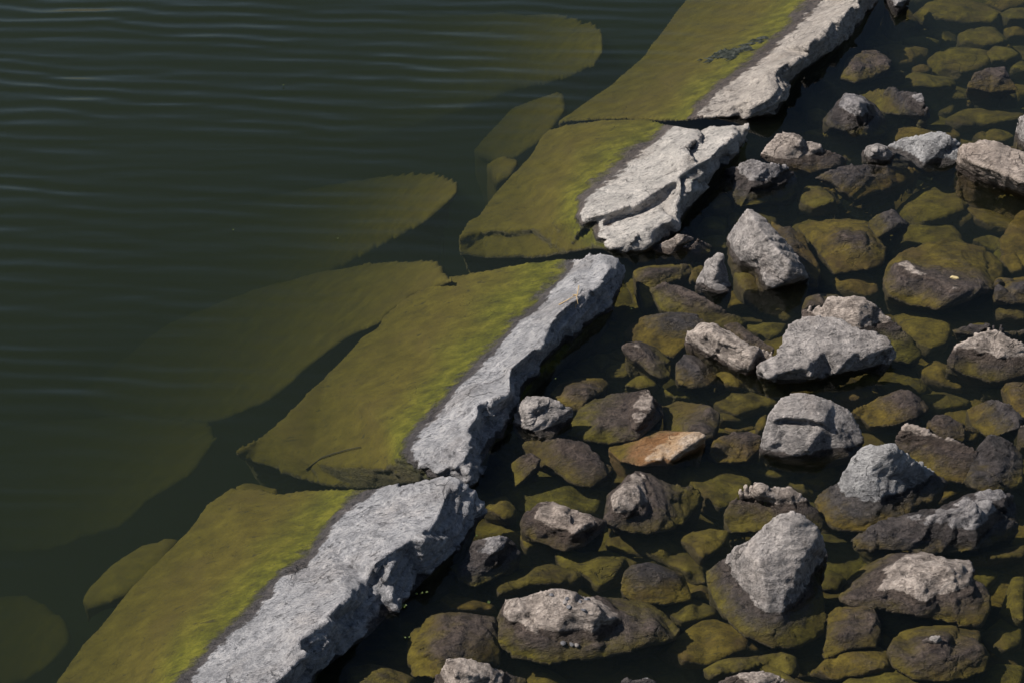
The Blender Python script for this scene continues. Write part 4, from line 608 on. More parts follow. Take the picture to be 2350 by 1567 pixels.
 ('small olive rock underwater between the flat brown rock and the tilted box',-0.12,[(1.111,5.708),(1.198,5.732),(1.255,5.708),(1.247,5.646),(1.103,5.646)]),
 ('small olive rock underwater between the tallest boulder and the long black rock',-0.2,[(1.057,6.312),(1.113,6.35),(1.153,6.302),(1.124,6.216),(1.068,6.225)]),
 ('small olive rock underwater between the dark dome and the long black rock',-0.24,[(1.142,6.475),(1.209,6.485),(1.229,6.425),(1.19,6.376),(1.149,6.415)]),
 ('small olive rock underwater between the broad cream rock and the long black rock',-0.26,[(1.286,6.141),(1.352,6.159),(1.387,6.131),(1.332,6.103)]),
 ('small olive rock underwater between the long grey slab and the grey slate',-0.16,[(0.316,7.532),(0.328,7.557),(0.369,7.562),(0.373,7.503),(0.343,7.464)]),
 ('small olive rock underwater between the grey slate and the long grey slab',-0.2,[(0.377,7.616),(0.414,7.651),(0.455,7.651),(0.471,7.596),(0.423,7.567)]),
 ('small olive rock underwater between the slanting finger and the grey slate',-0.14,[(0.368,7.447),(0.418,7.481),(0.488,7.49),(0.497,7.427),(0.437,7.379),(0.374,7.389)]),
 ('small olive rock underwater between the slanting finger and the charcoal lump',-0.13,[(0.429,7.319),(0.471,7.376),(0.518,7.4),(0.54,7.376),(0.554,7.309),(0.479,7.3)]),
 ('small olive rock underwater between the charcoal lump and the pale bolster',-0.16,[(0.579,7.33),(0.621,7.368),(0.666,7.358),(0.735,7.273),(0.661,7.273),(0.588,7.292)]),
 ('small olive rock underwater between the pale bolster and the heart-shaped plate',-0.14,[(0.749,7.238),(0.826,7.285),(0.87,7.266),(0.864,7.192),(0.79,7.173)]),
 ('small olive rock underwater between the heart-shaped plate and the pale bolster',-0.14,[(0.777,7.155),(0.863,7.173),(0.859,7.118),(0.786,7.118)]),
 ('small olive rock underwater between the long grey slab and the hollow crag',-0.12,[(-0.06,7.02),(-0.021,7.056),(0.024,7.02),(0.045,6.949),(0.018,6.879),(-0.026,6.931)]),
 ('middling olive rock underwater between the scarred olive rock and the small wedge stone',-0.14,[(-0.015,6.672),(0.039,6.765),(0.094,6.817),(0.159,6.808),(0.207,6.757),(0.261,6.723),(0.347,6.714),(0.339,6.647),(0.315,6.564),(0.213,6.515),(0.054,6.539),(0.023,6.613)]),
 ('small olive rock underwater between the wide grey slab and the long grey slab',-0.09,[(-0.099,6.562),(-0.057,6.603),(-0.025,6.616),(0.007,6.554),(0.012,6.488),(-0.02,6.472),(-0.057,6.496)]),
 ('small olive rock underwater between the white-patched rock and the black faceted rock',-0.11,[(-0.025,6.431),(0.017,6.447),(0.085,6.423),(0.13,6.407),(0.111,6.367),(0.053,6.327),(0.038,6.367)]),
 ('small olive rock underwater between the orange-tipped rock and the brown wedge',-0.12,[(0.614,6.775),(0.677,6.827),(0.721,6.835),(0.733,6.775),(0.655,6.732)]),
 ('middling olive rock underwater between the black faceted rock and the white-patched rock',-0.08,[(-0.062,6.167),(-0.017,6.201),(0.069,6.231),(0.137,6.24),(0.2,6.21),(0.233,6.176),(0.181,6.125),(0.068,6.125),(-0.011,6.083),(-0.05,6.066)]),
 ('middling olive rock underwater between the white-patched rock and the grey-nosed rock',-0.1,[(0.162,6.311),(0.191,6.341),(0.242,6.319),(0.323,6.328),(0.386,6.302),(0.425,6.276),(0.383,6.224),(0.363,6.156),(0.294,6.122),(0.25,6.173),(0.183,6.241)]),
 ('middling olive rock underwater between the pale-cornered rock and the grey-nosed rock',-0.15,[(0.346,6.448),(0.423,6.484),(0.5,6.484),(0.578,6.421),(0.649,6.333),(0.676,6.212),(0.682,6.144),(0.613,6.212),(0.533,6.333),(0.448,6.377),(0.362,6.394)]),
 ('small olive rock underwater between the black faceted rock and the wide grey slab',-0.12,[(-0.237,6.102),(-0.209,6.136),(-0.158,6.119),(-0.067,6.077),(-0.056,6.044),(-0.123,6.044),(-0.213,6.052)]),
 ('small olive rock underwater between the cross-veined rock and the wide grey slab',-0.06,[(-0.529,5.708),(-0.465,5.723),(-0.388,5.7),(-0.322,5.654),(-0.32,5.6),(-0.523,5.6)]),
 ('small olive rock underwater between the grey-nosed rock and the tallest boulder',-0.12,[(0.512,6.061),(0.553,6.094),(0.633,6.098),(0.687,6.061),(0.695,6.019),(0.626,5.986),(0.563,5.962)]),
 ('middling olive rock underwater between the tallest boulder and the pebble-strewn rock',-0.11,[(0.489,5.823),(0.554,5.911),(0.631,5.984),(0.687,5.988),(0.751,5.951),(0.784,5.879),(0.82,5.847),(0.74,5.807),(0.638,5.752),(0.557,5.76)]),
 ('small olive rock underwater between the pebble-strewn rock and the smooth grey top',-0.2,[(0.287,5.807),(0.344,5.862),(0.422,5.862),(0.48,5.792),(0.45,5.744),(0.313,5.744)]),
 ('small olive rock underwater between the pebble-strewn rock and the cross-veined rock',-0.18,[(0.028,5.833),(0.078,5.849),(0.144,5.809),(0.176,5.771),(0.148,5.716),(0.044,5.747)]),
 ('small olive rock underwater between the tallest boulder and the grey-nosed rock',-0.16,[(0.6,6.189),(0.654,6.223),(0.697,6.189),(0.688,6.138),(0.626,6.138)]),
]
SUNKEN = [  # lake-side slabs lying deep: label, outline xyz
 ('broad pale slab deep on the lake side, its rounded end by the dark channel',
  [(-2.686,14.835,-3.164),(-2.214,14.986,-2.795),(-1.343,13.932,-2.123),(-.725,13.005,-1.593),(-.183,12.067,-1.074),(0.282,11.116,-.572),(0.452,10.573,-.345),(0.463,10.288,-.321),(0.389,10.22,-.403),(0.247,10.376,-.565),(0.011,10.771,-.856),(-.413,11.282,-1.329),(-.942,11.945,-1.871),(-1.877,13.223,-2.648)]),
 ('faint fallen block deep behind the cracked pale slab',
  [(-.203,10.15,-.828),(0.011,10.313,-.652),(0.24,10.067,-.419),(0.266,9.838,-.373),(0.152,9.663,-.458),(-.052,9.756,-.671)]),
 ('sunken slab with a blunt end, deep beside the cracked pale slab',
  [(-2.373,11.893,-2.716),(-1.817,11.666,-2.198),(-1.256,11.016,-1.607),(-.698,10.122,-.942),(-.349,9.408,-.461),(-.216,8.997,-.259),(-.246,8.857,-.267),(-.412,8.889,-.446),(-.601,9.084,-.685),(-.891,9.369,-1.044),(-1.336,9.834,-1.575),(-1.967,10.763,-2.291)]),
 ('small sunken block wedged against the cracked pale slab',
  [(-.123,9.485,-.472),(-.026,9.391,-.374),(0.042,9.246,-.301),(0.008,9.122,-.31),(-.072,9.149,-.383)]),
 ('sunken slab fallen against the long grey slab',
  [(-2.141,9.512,-1.821),(-1.685,9.569,-1.438),(-1.21,9.275,-1.028),(-.848,8.945,-.693),(-.513,8.584,-.391),(-.297,8.276,-.183),(-.227,7.965,-.088),(-.381,8.063,-.221),(-.506,8.037,-.311),(-.54,7.985,-.328),(-.672,8.049,-.429),(-.855,8.012,-.569),(-1.002,7.963,-.691),(-1.255,8.141,-.943),(-1.736,8.652,-1.417)]),
 ('large dim slab in deep water beyond the long grey slab',
  [(-2.864,9.798,-2.319),(-2.295,9.364,-1.869),(-1.753,8.805,-1.397),(-1.296,8.175,-.946),(-1.222,7.922,-.842),(-1.314,7.702,-.873),(-1.509,7.722,-1.029),(-1.615,7.646,-1.107),(-2.023,7.91,-1.479),(-2.577,8.496,-1.988)]),
 ('tilted sunken block leaning on the wide grey slab',
  [(-1.556,6.507,-.461),(-1.478,6.597,-.405),(-1.403,6.644,-.374),(-1.314,6.686,-.338),(-1.254,6.694,-.333),(-1.19,6.67,-.317),(-1.249,6.54,-.347),(-1.325,6.451,-.378),(-1.418,6.412,-.407),(-1.521,6.435,-.46)]),
 ('brown dim boulder deep below the wide grey slab',
  [(-2.254,7.587,-1.425),(-1.974,7.336,-1.181),(-1.846,7.157,-1.065),(-1.719,6.925,-.95),(-1.676,6.786,-.916),(-1.739,6.705,-.97),(-1.861,6.71,-1.088),(-2.118,6.892,-1.336)]),
 ('small sunken stone in the gap between the wide and long grey slabs',
  [(-1.061,7.004,-.357),(-.981,7.031,-.345),(-.902,6.993,-.336),(-.835,6.931,-.333),(-.909,6.915,-.348),(-1.004,6.939,-.352)]),
]
DEEP = [  # rubble rocks filling the gaps: label, group, x, y, top height, size, turn
 ('rubble rock of the bank beyond the flat brown rock','rubble continuing along the bank',2.067,4.898,-0.197,1.40,1.63),
 ('dim rock deep between the long ribbed slab and the white-capped pyramid','deep rubble in the gaps',1.215,9.257,-0.352,0.97,5.47),
 ('dim rock deep between the long ribbed slab and the dark spike','deep rubble in the gaps',1.482,10.034,-0.289,0.68,4.78),
 ('dim rock deep between the standing dark block and the pale nub','deep rubble in the gaps',1.869,6.690,-0.266,1.08,2.98),
 ('rubble rock of the bank beyond the long ribbed slab','rubble continuing along the bank',2.597,11.079,-0.036,1.45,2.49),
 ('rubble rock of the bank beyond the awash block','rubble continuing along the bank',3.065,7.779,0.015,1.43,0.61),
 ('dim rock deep between the heart-shaped plate and the crested rock','deep rubble in the gaps',1.391,7.333,-0.228,0.94,3.68),
 ('rubble rock of the bank beyond the russet-topped block','rubble continuing along the bank',3.654,9.583,0.014,1.41,6.24),
 ('rubble rock of the bank beyond the flat brown rock','rubble continuing along the bank',2.326,5.640,-0.002,1.48,5.70),
 ('dim rock deep between the brown-topped cube and the long ribbed slab','deep rubble in the gaps',1.744,9.825,-0.345,1.07,3.61),
 ('rubble rock of the bank beyond the cream lump','rubble continuing along the bank',0.124,4.882,-0.004,1.49,0.56),
 ('rubble rock of the bank beyond the wide grey slab','rubble continuing along the bank',-0.610,4.723,-0.000,1.09,6.04),
 ('dim rock deep between the dark flank and the bare-spotted rock','deep rubble in the gaps',1.124,8.353,-0.193,0.95,3.52),
 ('dim rock deep between the crested rock and the ridged olive boulder','deep rubble in the gaps',1.390,7.677,-0.184,0.77,1.90),
 ('dim rock deep between the cracked pale slab and the spongy crag','deep rubble in the gaps',0.867,8.808,-0.368,0.96,3.98),
 ('dim rock deep between the cracked pale slab and the notched tan rock','deep rubble in the gaps',1.101,8.904,-0.332,0.83,1.97),
 ('dim rock deep between the lumpy olive rock and the long grey slab','deep rubble in the gaps',0.212,7.266,-0.177,0.66,3.59),
 ('rubble rock of the bank beyond the pale nub','rubble continuing along the bank',2.690,6.756,-0.149,1.38,1.50),
 ('rubble rock of the bank beyond the flat brown rock','rubble continuing along the bank',2.479,5.174,-0.126,1.10,5.25),
 ('rubble rock of the bank beyond the long ribbed slab','rubble continuing along the bank',2.206,11.125,-0.096,1.04,0.76),
 ('dim rock deep between the flat brown rock and the broad cream rock','deep rubble in the gaps',1.519,5.850,-0.173,1.07,1.16),
 ('dim rock deep between the long ribbed slab and the dark spike','deep rubble in the gaps',2.159,10.528,-0.329,0.71,1.84),
 ('dim rock deep between the grey slate and the slanting finger','deep rubble in the gaps',0.474,7.568,-0.220,0.85,5.80),
 ('rubble rock of the bank beyond the long ribbed slab','rubble continuing along the bank',3.877,11.088,0.027,1.16,5.99),
 ('rubble rock of the bank beyond the long ribbed slab','rubble continuing along the bank',2.749,10.759,-0.048,1.21,1.82),
 ('dim rock deep between the grey-nosed rock and the pebble-strewn rock','deep rubble in the gaps',0.444,6.129,-0.262,0.94,1.81),
 ('rubble rock of the bank beyond the overhanging boulder','rubble continuing along the bank',2.279,8.390,-0.105,1.46,3.86),
 ('dim rock deep between the pale-cornered rock and the grey-nosed rock','deep rubble in the gaps',0.446,6.319,-0.167,0.89,4.93),
 ('dim rock deep between the pebble-strewn rock and the grey-nosed rock','deep rubble in the gaps',0.505,5.900,-0.206,1.06,1.08),
 ('rubble rock of the bank beyond the long ribbed slab','rubble continuing along the bank',3.013,11.405,-0.015,1.39,0.05),
 ('dim rock deep between the big wedge and the half-pale stone','deep rubble in the gaps',0.911,7.994,-0.177,0.65,0.35),
 ('rubble rock of the bank beyond the wide grey slab','rubble continuing along the bank',-0.777,5.347,-0.184,1.48,5.38),
 ('dim rock deep between the scarred olive rock and the orange-tipped rock','deep rubble in the gaps',0.301,6.791,-0.228,0.97,3.70),
 ('rubble rock of the bank beyond the smooth grey top','rubble continuing along the bank',0.374,5.341,-0.072,1.33,2.40),
 ('rubble rock of the bank beyond the peaked rock','rubble continuing along the bank',2.961,7.290,-0.016,1.27,2.72),
 ('dim rock deep between the cracked pale slab and the half-pale stone','deep rubble in the gaps',0.623,8.171,-0.186,0.86,4.37),
 ('dim rock deep between the tallest boulder and the broad cream rock','deep rubble in the gaps',1.127,6.263,-0.206,1.00,0.45),
 ('dim rock deep between the long brown ridge and the wet brown sheet','deep rubble in the gaps',0.922,7.636,-0.164,1.12,2.36),
 ('rubble rock of the bank beyond the russet-topped block','rubble continuing along the bank',3.618,10.411,-0.140,1.18,0.78),
 ('rubble rock of the bank beyond the russet-topped block','rubble continuing along the bank',3.135,9.433,0.004,1.38,4.21),
 ('rubble rock of the bank beyond the knob by the boulder','rubble continuing along the bank',2.682,8.685,-0.176,1.25,0.03),
 ('rubble rock of the bank beyond the long ribbed slab','rubble continuing along the bank',3.266,11.638,-0.067,1.38,0.23),
 ('rubble rock of the bank beyond the overhanging boulder','rubble continuing along the bank',2.874,8.286,-0.036,0.96,4.72),
 ('dim rock deep between the dark spike and the long ribbed slab','deep rubble in the gaps',2.011,10.127,-0.323,0.83,2.50),
 ('dim rock deep between the dark spike and the russet-topped block','deep rubble in the gaps',2.438,10.146,-0.289,0.91,3.05),
 ('dim rock deep between the pebble-strewn rock and the cross-veined rock','deep rubble in the gaps',0.024,5.914,-0.200,0.81,1.46),
 ('rubble rock of the bank beyond the long ribbed slab','rubble continuing along the bank',2.439,11.646,-0.132,1.32,2.60),
 ('rubble rock of the bank beyond the knob by the boulder','rubble continuing along the bank',3.366,8.843,-0.139,1.03,0.15),
 ('rubble rock of the bank beyond the long ribbed slab','rubble continuing along the bank',3.394,11.238,-0.141,1.42,1.97),
 ('rubble rock of the bank beyond the wide grey slab','rubble continuing along the bank',-1.010,5.104,-0.008,1.08,2.25),
 ('dim rock deep between the brown-topped cube and the slanting wet plate','deep rubble in the gaps',1.808,9.534,-0.369,0.82,2.75),
 ('dim rock deep between the broad cream rock and the tilted box','deep rubble in the gaps',1.270,5.997,-0.200,1.13,2.46),
 ('rubble rock of the bank beyond the flat brown rock','rubble continuing along the bank',1.603,5.306,-0.137,1.30,0.71),
 ('dim rock deep between the russet-topped block and the knob by the boulder','deep rubble in the gaps',2.353,9.371,-0.273,0.78,4.75),
 ('dim rock deep between the olive hump and the heart-shaped plate','deep rubble in the gaps',1.315,7.076,-0.184,0.99,3.57),
 ('dim rock deep between the slanting wet plate and the white-capped pyramid','deep rubble in the gaps',1.663,9.321,-0.315,0.81,1.11),
 ('dim rock deep between the long black rock and the broad cream rock','deep rubble in the gaps',1.377,6.279,-0.178,0.83,2.10),
 ('dim rock deep between the cracked pale slab and the spongy crag','deep rubble in the gaps',0.799,8.515,-0.177,0.83,5.34),
 ('rubble rock of the bank beyond the russet-topped block','rubble continuing along the bank',2.940,9.927,-0.157,1.01,2.62),
 ('dim rock deep between the broad cream rock and the flat brown rock','deep rubble in the gaps',1.740,5.936,-0.240,1.04,0.19),
 ('dim rock deep between the slate-blue rock and the small round stone','deep rubble in the gaps',1.650,8.831,-0.294,1.14,4.33),
 ('dim rock deep between the notched tan rock and the white-capped pyramid','deep rubble in the gaps',1.259,8.970,-0.283,0.65,4.85),
 ('dim rock deep between the ridged olive boulder and the bare-spotted rock','deep rubble in the gaps',1.485,7.900,-0.247,0.91,0.23),
 ('dim rock deep between the notched tan rock and the spongy crag','deep rubble in the gaps',1.032,8.702,-0.155,1.10,0.85),
 ('rubble rock of the bank beyond the peaked rock','rubble continuing along the bank',2.602,7.189,-0.115,1.22,3.76),
 ('dim rock deep between the wide grey slab and the cross-veined rock','deep rubble in the gaps',-0.387,5.991,-0.250,0.85,1.06),
 ('dim rock deep between the wet brown sheet and the heart-shaped plate','deep rubble in the gaps',1.054,7.499,-0.186,0.68,2.54),
 ('rubble rock of the bank beyond the pale arc','rubble continuing along the bank',0.761,4.603,0.022,1.03,0.59),
 ('rubble rock of the bank beyond the flat brown rock','rubble continuing along the bank',1.205,5.652,-0.057,1.11,0.78),
 ('dim rock deep between the white-patched rock and the pale-cornered rock','deep rubble in the gaps',0.213,6.300,-0.238,1.06,3.96),
 ('dim rock deep between the tallest boulder and the tilted box','deep rubble in the gaps',0.864,6.143,-0.176,0.89,1.70),
 ('dim rock deep between the brown-topped cube and the dark spike','deep rubble in the gaps',1.953,9.801,-0.324,0.89,0.97),
 ('rubble rock of the bank beyond the russet-topped block','rubble continuing along the bank',3.612,9.970,-0.123,1.12,0.45),
 ('rubble rock of the bank beyond the long black rock','rubble continuing along the bank',2.200,6.229,-0.189,0.99,4.06),
 ('dim rock deep between the long ribbed slab and the dark spike','deep rubble in the gaps',1.945,10.394,-0.306,0.74,1.12),
 ('dim rock deep between the awash block and the ridged olive boulder','deep rubble in the gaps',1.938,7.787,-0.257,1.07,3.74),
 ('dim rock deep between the cracked pale slab and the square brown block','deep rubble in the gaps',0.473,8.083,-0.261,0.93,4.63),
 ('rubble rock of the bank beyond the long ribbed slab','rubble continuing along the bank',3.648,11.617,-0.089,1.36,2.56),
 ('rubble rock of the bank beyond the long ribbed slab','rubble continuing along the bank',4.185,11.394,-0.133,1.46,1.16),
 ('dim rock deep between the cleft boulder and the brown wedge','deep rubble in the gaps',0.965,7.020,-0.181,1.02,1.81),
 ('rubble rock of the bank beyond the pale arc','rubble continuing along the bank',0.843,4.989,-0.165,1.36,4.41),
 ('rubble rock of the bank beyond the long ribbed slab','rubble continuing along the bank',4.065,11.845,0.002,1.12,1.02),
 ('dim rock deep between the awash grey plate and the bare-spotted rock','deep rubble in the gaps',1.498,8.520,-0.227,1.08,1.80),
 ('rubble rock of the bank beyond the long ribbed slab','rubble continuing along the bank',2.978,11.842,-0.192,1.01,0.08),
 ('dim rock deep between the bridging rock and the tallest boulder','deep rubble in the gaps',0.884,6.379,-0.265,0.86,3.95),
 ('dim rock deep between the long ribbed slab and the brown-topped cube','deep rubble in the gaps',1.165,9.458,-0.259,1.06,3.80),
 ('dim rock deep between the cracked pale slab and the spongy crag','deep rubble in the gaps',0.862,8.340,-0.250,0.74,4.31),
 ('dim rock deep between the crested rock and the heart-shaped plate','deep rubble in the gaps',1.475,7.530,-0.168,1.06,5.87),
 ('dim rock deep between the slate-blue rock and the overhanging boulder','deep rubble in the gaps',1.775,8.578,-0.211,0.79,4.47),
 ('dim rock deep between the bridging rock and the pale-cornered rock','deep rubble in the gaps',0.737,6.543,-0.254,0.78,6.18),
 ('rubble rock of the bank beyond the wide grey slab','rubble continuing along the bank',-0.360,5.004,-0.079,1.35,5.28),
 ('dim rock deep between the wide grey slab and the cross-veined rock','deep rubble in the gaps',-0.496,5.841,-0.171,1.09,0.31),
 ('dim rock deep between the ridged olive boulder and the dark sliver','deep rubble in the gaps',1.580,7.753,-0.252,0.95,2.04),
 ('dim rock deep between the broad brown plate and the lumpy olive rock','deep rubble in the gaps',0.313,7.124,-0.198,1.14,5.90),
 ('rubble rock of the bank beyond the long ribbed slab','rubble continuing along the bank',3.414,10.748,-0.134,1.49,1.70),
 ('dim rock deep between the orange-tipped rock and the pale-cornered rock','deep rubble in the gaps',0.561,6.685,-0.209,0.85,2.35),
 ('rubble rock of the bank beyond the flat brown rock','rubble continuing along the bank',2.004,5.460,-0.181,1.09,1.78),
 ('rubble rock of the bank beyond the awash block','rubble continuing along the bank',2.261,7.715,-0.178,1.49,4.35),
 ('dim rock deep between the crested rock and the heart-shaped plate','deep rubble in the gaps',1.236,7.608,-0.163,1.06,2.09),
 ('rubble rock of the bank beyond the overhanging boulder','rubble continuing along the bank',3.387,8.497,-0.135,1.49,4.17),
 ('rubble rock of the bank beyond the dark-edged olive rock','rubble continuing along the bank',2.034,7.097,-0.023,1.45,5.40),
 ('rubble rock of the bank beyond the long black rock','rubble continuing along the bank',2.707,5.947,-0.186,1.16,1.97),
 ('dim rock deep between the cross-veined rock and the wide grey slab','deep rubble in the gaps',-0.292,5.817,-0.265,0.90,2.42),
 ('dim rock deep between the wide grey slab and the white-patched rock','deep rubble in the gaps',-0.071,6.401,-0.187,0.82,0.70),
 ('dim rock deep between the long black rock and the broad cream rock','deep rubble in the gaps',1.720,6.266,-0.186,0.76,4.23),
 ('dim rock deep between the long black rock and the standing dark block','deep rubble in the gaps',1.800,6.440,-0.162,0.99,1.40),
 ('dim rock deep between the dark flank and the big wedge','deep rubble in the gaps',1.046,8.144,-0.200,1.06,1.28),
 ('dim rock deep between the standing dark block and the thick tilted plank','deep rubble in the gaps',1.650,6.701,-0.163,1.09,3.41),
 ('dim rock deep between the notched tan rock and the awash grey plate','deep rubble in the gaps',1.229,8.711,-0.240,1.00,3.54),
 ('dim rock deep between the tallest boulder and the pebble-strewn rock','deep rubble in the gaps',0.748,5.891,-0.221,0.94,0.67),
 ('dim rock deep between the small wedge stone and the scarred olive rock','deep rubble in the gaps',0.075,6.788,-0.157,0.71,5.97),
 ('dim rock deep between the long ribbed slab and the brown-topped cube','deep rubble in the gaps',1.374,9.623,-0.319,1.05,1.62),
 ('dim rock deep between the long ribbed slab and the dark spike','deep rubble in the gaps',1.673,10.067,-0.259,0.75,1.00),
 ('dim rock deep between the knob by the boulder and the overhanging boulder','deep rubble in the gaps',2.311,8.989,-0.351,0.72,3.94),
 ('dim rock deep between the thick tilted plank and the knobbly rock','deep rubble in the gaps',1.454,6.891,-0.153,0.70,5.05),
 ('dim rock deep between the cleft boulder and the brown wedge','deep rubble in the gaps',0.931,6.744,-0.262,1.05,3.15),
 ('dim rock deep between the slanting wet plate and the white-capped pyramid','deep rubble in the gaps',1.817,9.139,-0.317,0.71,6.30),
 ('dim rock deep between the bare-spotted rock and the dark flank','deep rubble in the gaps',1.347,8.045,-0.240,1.11,2.61),
 ('dim rock deep between the square brown block and the little pinnacle','deep rubble in the gaps',0.728,7.937,-0.198,0.66,1.93),
 ('rubble rock of the bank beyond the standing dark block','rubble continuing along the bank',2.707,6.362,-0.091,1.05,2.25),
 ('dim rock deep between the dark spike and the long ribbed slab','deep rubble in the gaps',2.208,10.052,-0.255,0.89,1.28),
 ('dim rock deep between the dark-edged olive rock and the knobbly rock','deep rubble in the gaps',1.720,6.985,-0.218,0.67,4.62),
 ('dim rock deep between the wide grey slab and the black faceted rock','deep rubble in the gaps',-0.249,6.135,-0.246,0.95,4.05),
 ('dim rock deep between the tallest boulder and the tilted box','deep rubble in the gaps',0.967,5.921,-0.223,0.97,4.51),
 ('dim rock deep between the long grey slab and the grey slate','deep rubble in the gaps',0.299,7.766,-0.159,0.78,0.12),
 ('dim rock deep between the peaked rock and the dark sliver','deep rubble in the gaps',1.693,7.427,-0.209,0.80,5.28),
 ('dim rock deep between the tan-edged rock and the brown wedge','deep rubble in the gaps',0.772,7.022,-0.191,0.95,1.58),
 ('dim rock deep between the tan-edged rock and the charcoal lump','deep rubble in the gaps',0.561,7.181,-0.269,0.92,3.02),
 ('dim rock deep between the dark flank and the big wedge','deep rubble in the gaps',1.326,7.832,-0.213,1.01,1.17),
 ('rubble rock of the bank beyond the knob by the boulder','rubble continuing along the bank',2.740,9.112,-0.024,1.32,0.09),
 ('dim rock deep between the brown-topped cube and the slanting wet plate','deep rubble in the gaps',1.475,9.487,-0.354,1.01,5.04),
 ('dim rock deep between the bare-spotted rock and the blue-black shard','deep rubble in the gaps',1.323,8.375,-0.211,1.07,1.21),
 ('rubble rock of the bank beyond the cream lump','rubble continuing along the bank',-0.004,5.410,-0.071,1.25,0.00),
 ('dim rock deep between the knob by the boulder and the slate-blue rock','deep rubble in the gaps',2.064,8.844,-0.310,1.08,3.27),
 ('rubble rock of the bank beyond the smooth grey top','rubble continuing along the bank',0.456,4.889,-0.073,1.12,3.38),
 ('dim rock deep between the long ribbed slab and the dark spike','deep rubble in the gaps',2.415,10.822,-0.365,0.78,2.32),
 ('dim rock deep between the long ribbed slab and the dark spike','deep rubble in the gaps',1.774,10.676,-0.327,0.80,5.70),
 ('dim rock deep between the ridged olive boulder and the bare-spotted rock','deep rubble in the gaps',1.721,8.107,-0.263,0.86,5.59),
 ('dim rock deep between the long ribbed slab and the dark spike','deep rubble in the gaps',2.045,10.649,-0.327,0.68,1.08),
 ('rubble rock of the bank beyond the russet-topped block','rubble continuing along the bank',2.791,9.587,-0.155,1.21,3.66),
 ('dim rock deep between the peaked rock and the dark sliver','deep rubble in the gaps',1.873,7.425,-0.217,0.93,6.21),
 ('rubble rock of the bank beyond the russet-topped block','rubble continuing along the bank',3.275,9.805,-0.001,1.00,0.68),
 ('dim rock deep between the knob by the boulder and the slanting wet plate','deep rubble in the gaps',2.081,9.155,-0.333,0.97,4.09),
 ('rubble rock of the bank beyond the pale arc','rubble continuing along the bank',0.797,5.559,-0.026,0.96,0.46),
 ('dim rock deep between the long grey slab and the small wedge stone','deep rubble in the gaps',-0.092,6.855,-0.216,0.93,2.60),
 ('dim rock deep between the tan-edged rock and the orange-tipped rock','deep rubble in the gaps',0.626,6.930,-0.258,1.09,2.79),
 ('dim rock deep between the overhanging boulder and the ridged olive boulder','deep rubble in the gaps',2.061,8.355,-0.210,0.85,1.21),
 ('dim rock deep between the dark dome and the bridging rock','deep rubble in the gaps',1.082,6.477,-0.195,1.00,0.36),
 ('dim rock deep between the dark dome and the long black rock','deep rubble in the gaps',1.383,6.479,-0.191,0.78,5.70),
 ('dim rock deep between the long grey slab and the hollow crag','deep rubble in the gaps',-0.029,7.038,-0.244,0.77,4.72),
 ('dim rock deep between the heart-shaped plate and the pale bolster','deep rubble in the gaps',1.007,7.249,-0.258,0.94,1.60),
 ('dim rock deep between the long ribbed slab and the dark spike','deep rubble in the gaps',2.269,10.681,-0.322,0.95,1.71),
 ('dim rock deep between the flat brown rock and the broad cream rock','deep rubble in the gaps',1.363,5.795,-0.240,1.06,2.20),
 ('dim rock deep between the pebble-strewn rock and the grey-nosed rock','deep rubble in the gaps',0.234,5.980,-0.204,0.94,2.23),
 ('dim rock deep between the cracked pale slab and the spongy crag','deep rubble in the gaps',0.631,8.427,-0.200,1.01,2.01),
 ('rubble rock of the bank beyond the russet-topped block','rubble continuing along the bank',3.245,10.305,-0.154,1.35,5.94),
 ('dim rock deep between the russet-topped block and the brown-topped cube','deep rubble in the gaps',2.219,9.723,-0.335,0.67,0.57),
 ('dim rock deep between the notched tan rock and the small round stone','deep rubble in the gaps',1.441,8.891,-0.257,0.69,1.61),
 ('dim rock deep between the russet-topped block and the slanting wet plate','deep rubble in the gaps',2.102,9.390,-0.272,0.65,5.69),
 ('dim rock deep between the white-patched rock and the pale-cornered rock','deep rubble in the gaps',0.221,6.510,-0.240,1.01,2.87),
 ('dim rock deep between the peaked rock and the dark-edged olive rock','deep rubble in the gaps',1.737,7.231,-0.199,1.07,4.03),
 ('rubble rock of the bank beyond the flat brown rock','rubble continuing along the bank',1.395,4.986,-0.154,0.99,3.38),
 ('dim rock deep between the russet-topped block and the dark spike','deep rubble in the gaps',2.430,9.673,-0.341,0.91,3.96),
 ('dim rock deep between the big wedge and the dark flank','deep rubble in the gaps',1.092,7.839,-0.225,1.04,6.21),
 ('dim rock deep between the pebble-strewn rock and the smooth grey top','deep rubble in the gaps',0.273,5.763,-0.234,0.72,2.32),
 ('rubble rock of the bank beyond the wide grey slab','rubble continuing along the bank',-1.230,4.710,0.006,1.41,5.13),
 ('dim rock deep between the square brown block and the long brown ridge','deep rubble in the gaps',0.506,7.824,-0.205,1.04,1.91),
 ('dim rock deep between the slate-blue rock and the overhanging boulder','deep rubble in the gaps',1.870,8.715,-0.181,1.00,1.71),
 ('dim rock deep between the slate-blue rock and the white-capped pyramid','deep rubble in the gaps',1.741,8.986,-0.348,0.98,0.73),
 ('dim rock deep between the long grey slab and the wide grey slab','deep rubble in the gaps',-0.166,6.596,-0.235,0.92,2.27),
 ('dim rock deep between the russet-topped block and the dark spike','deep rubble in the gaps',2.392,9.967,-0.283,0.85,1.21),
 ('rubble rock of the bank beyond the wide grey slab','rubble continuing along the bank',-0.256,4.613,-0.135,1.41,3.70),
 ('dim rock deep between the long ribbed slab and the dark spike','deep rubble in the gaps',1.735,10.438,-0.314,0.86,3.50),
 ('dim rock deep between the ridged olive boulder and the bare-spotted rock','deep rubble in the gaps',1.534,8.116,-0.239,0.68,6.01),
 ('dim rock deep between the wide grey slab and the black faceted rock','deep rubble in the gaps',-0.433,6.325,-0.242,0.79,5.01),
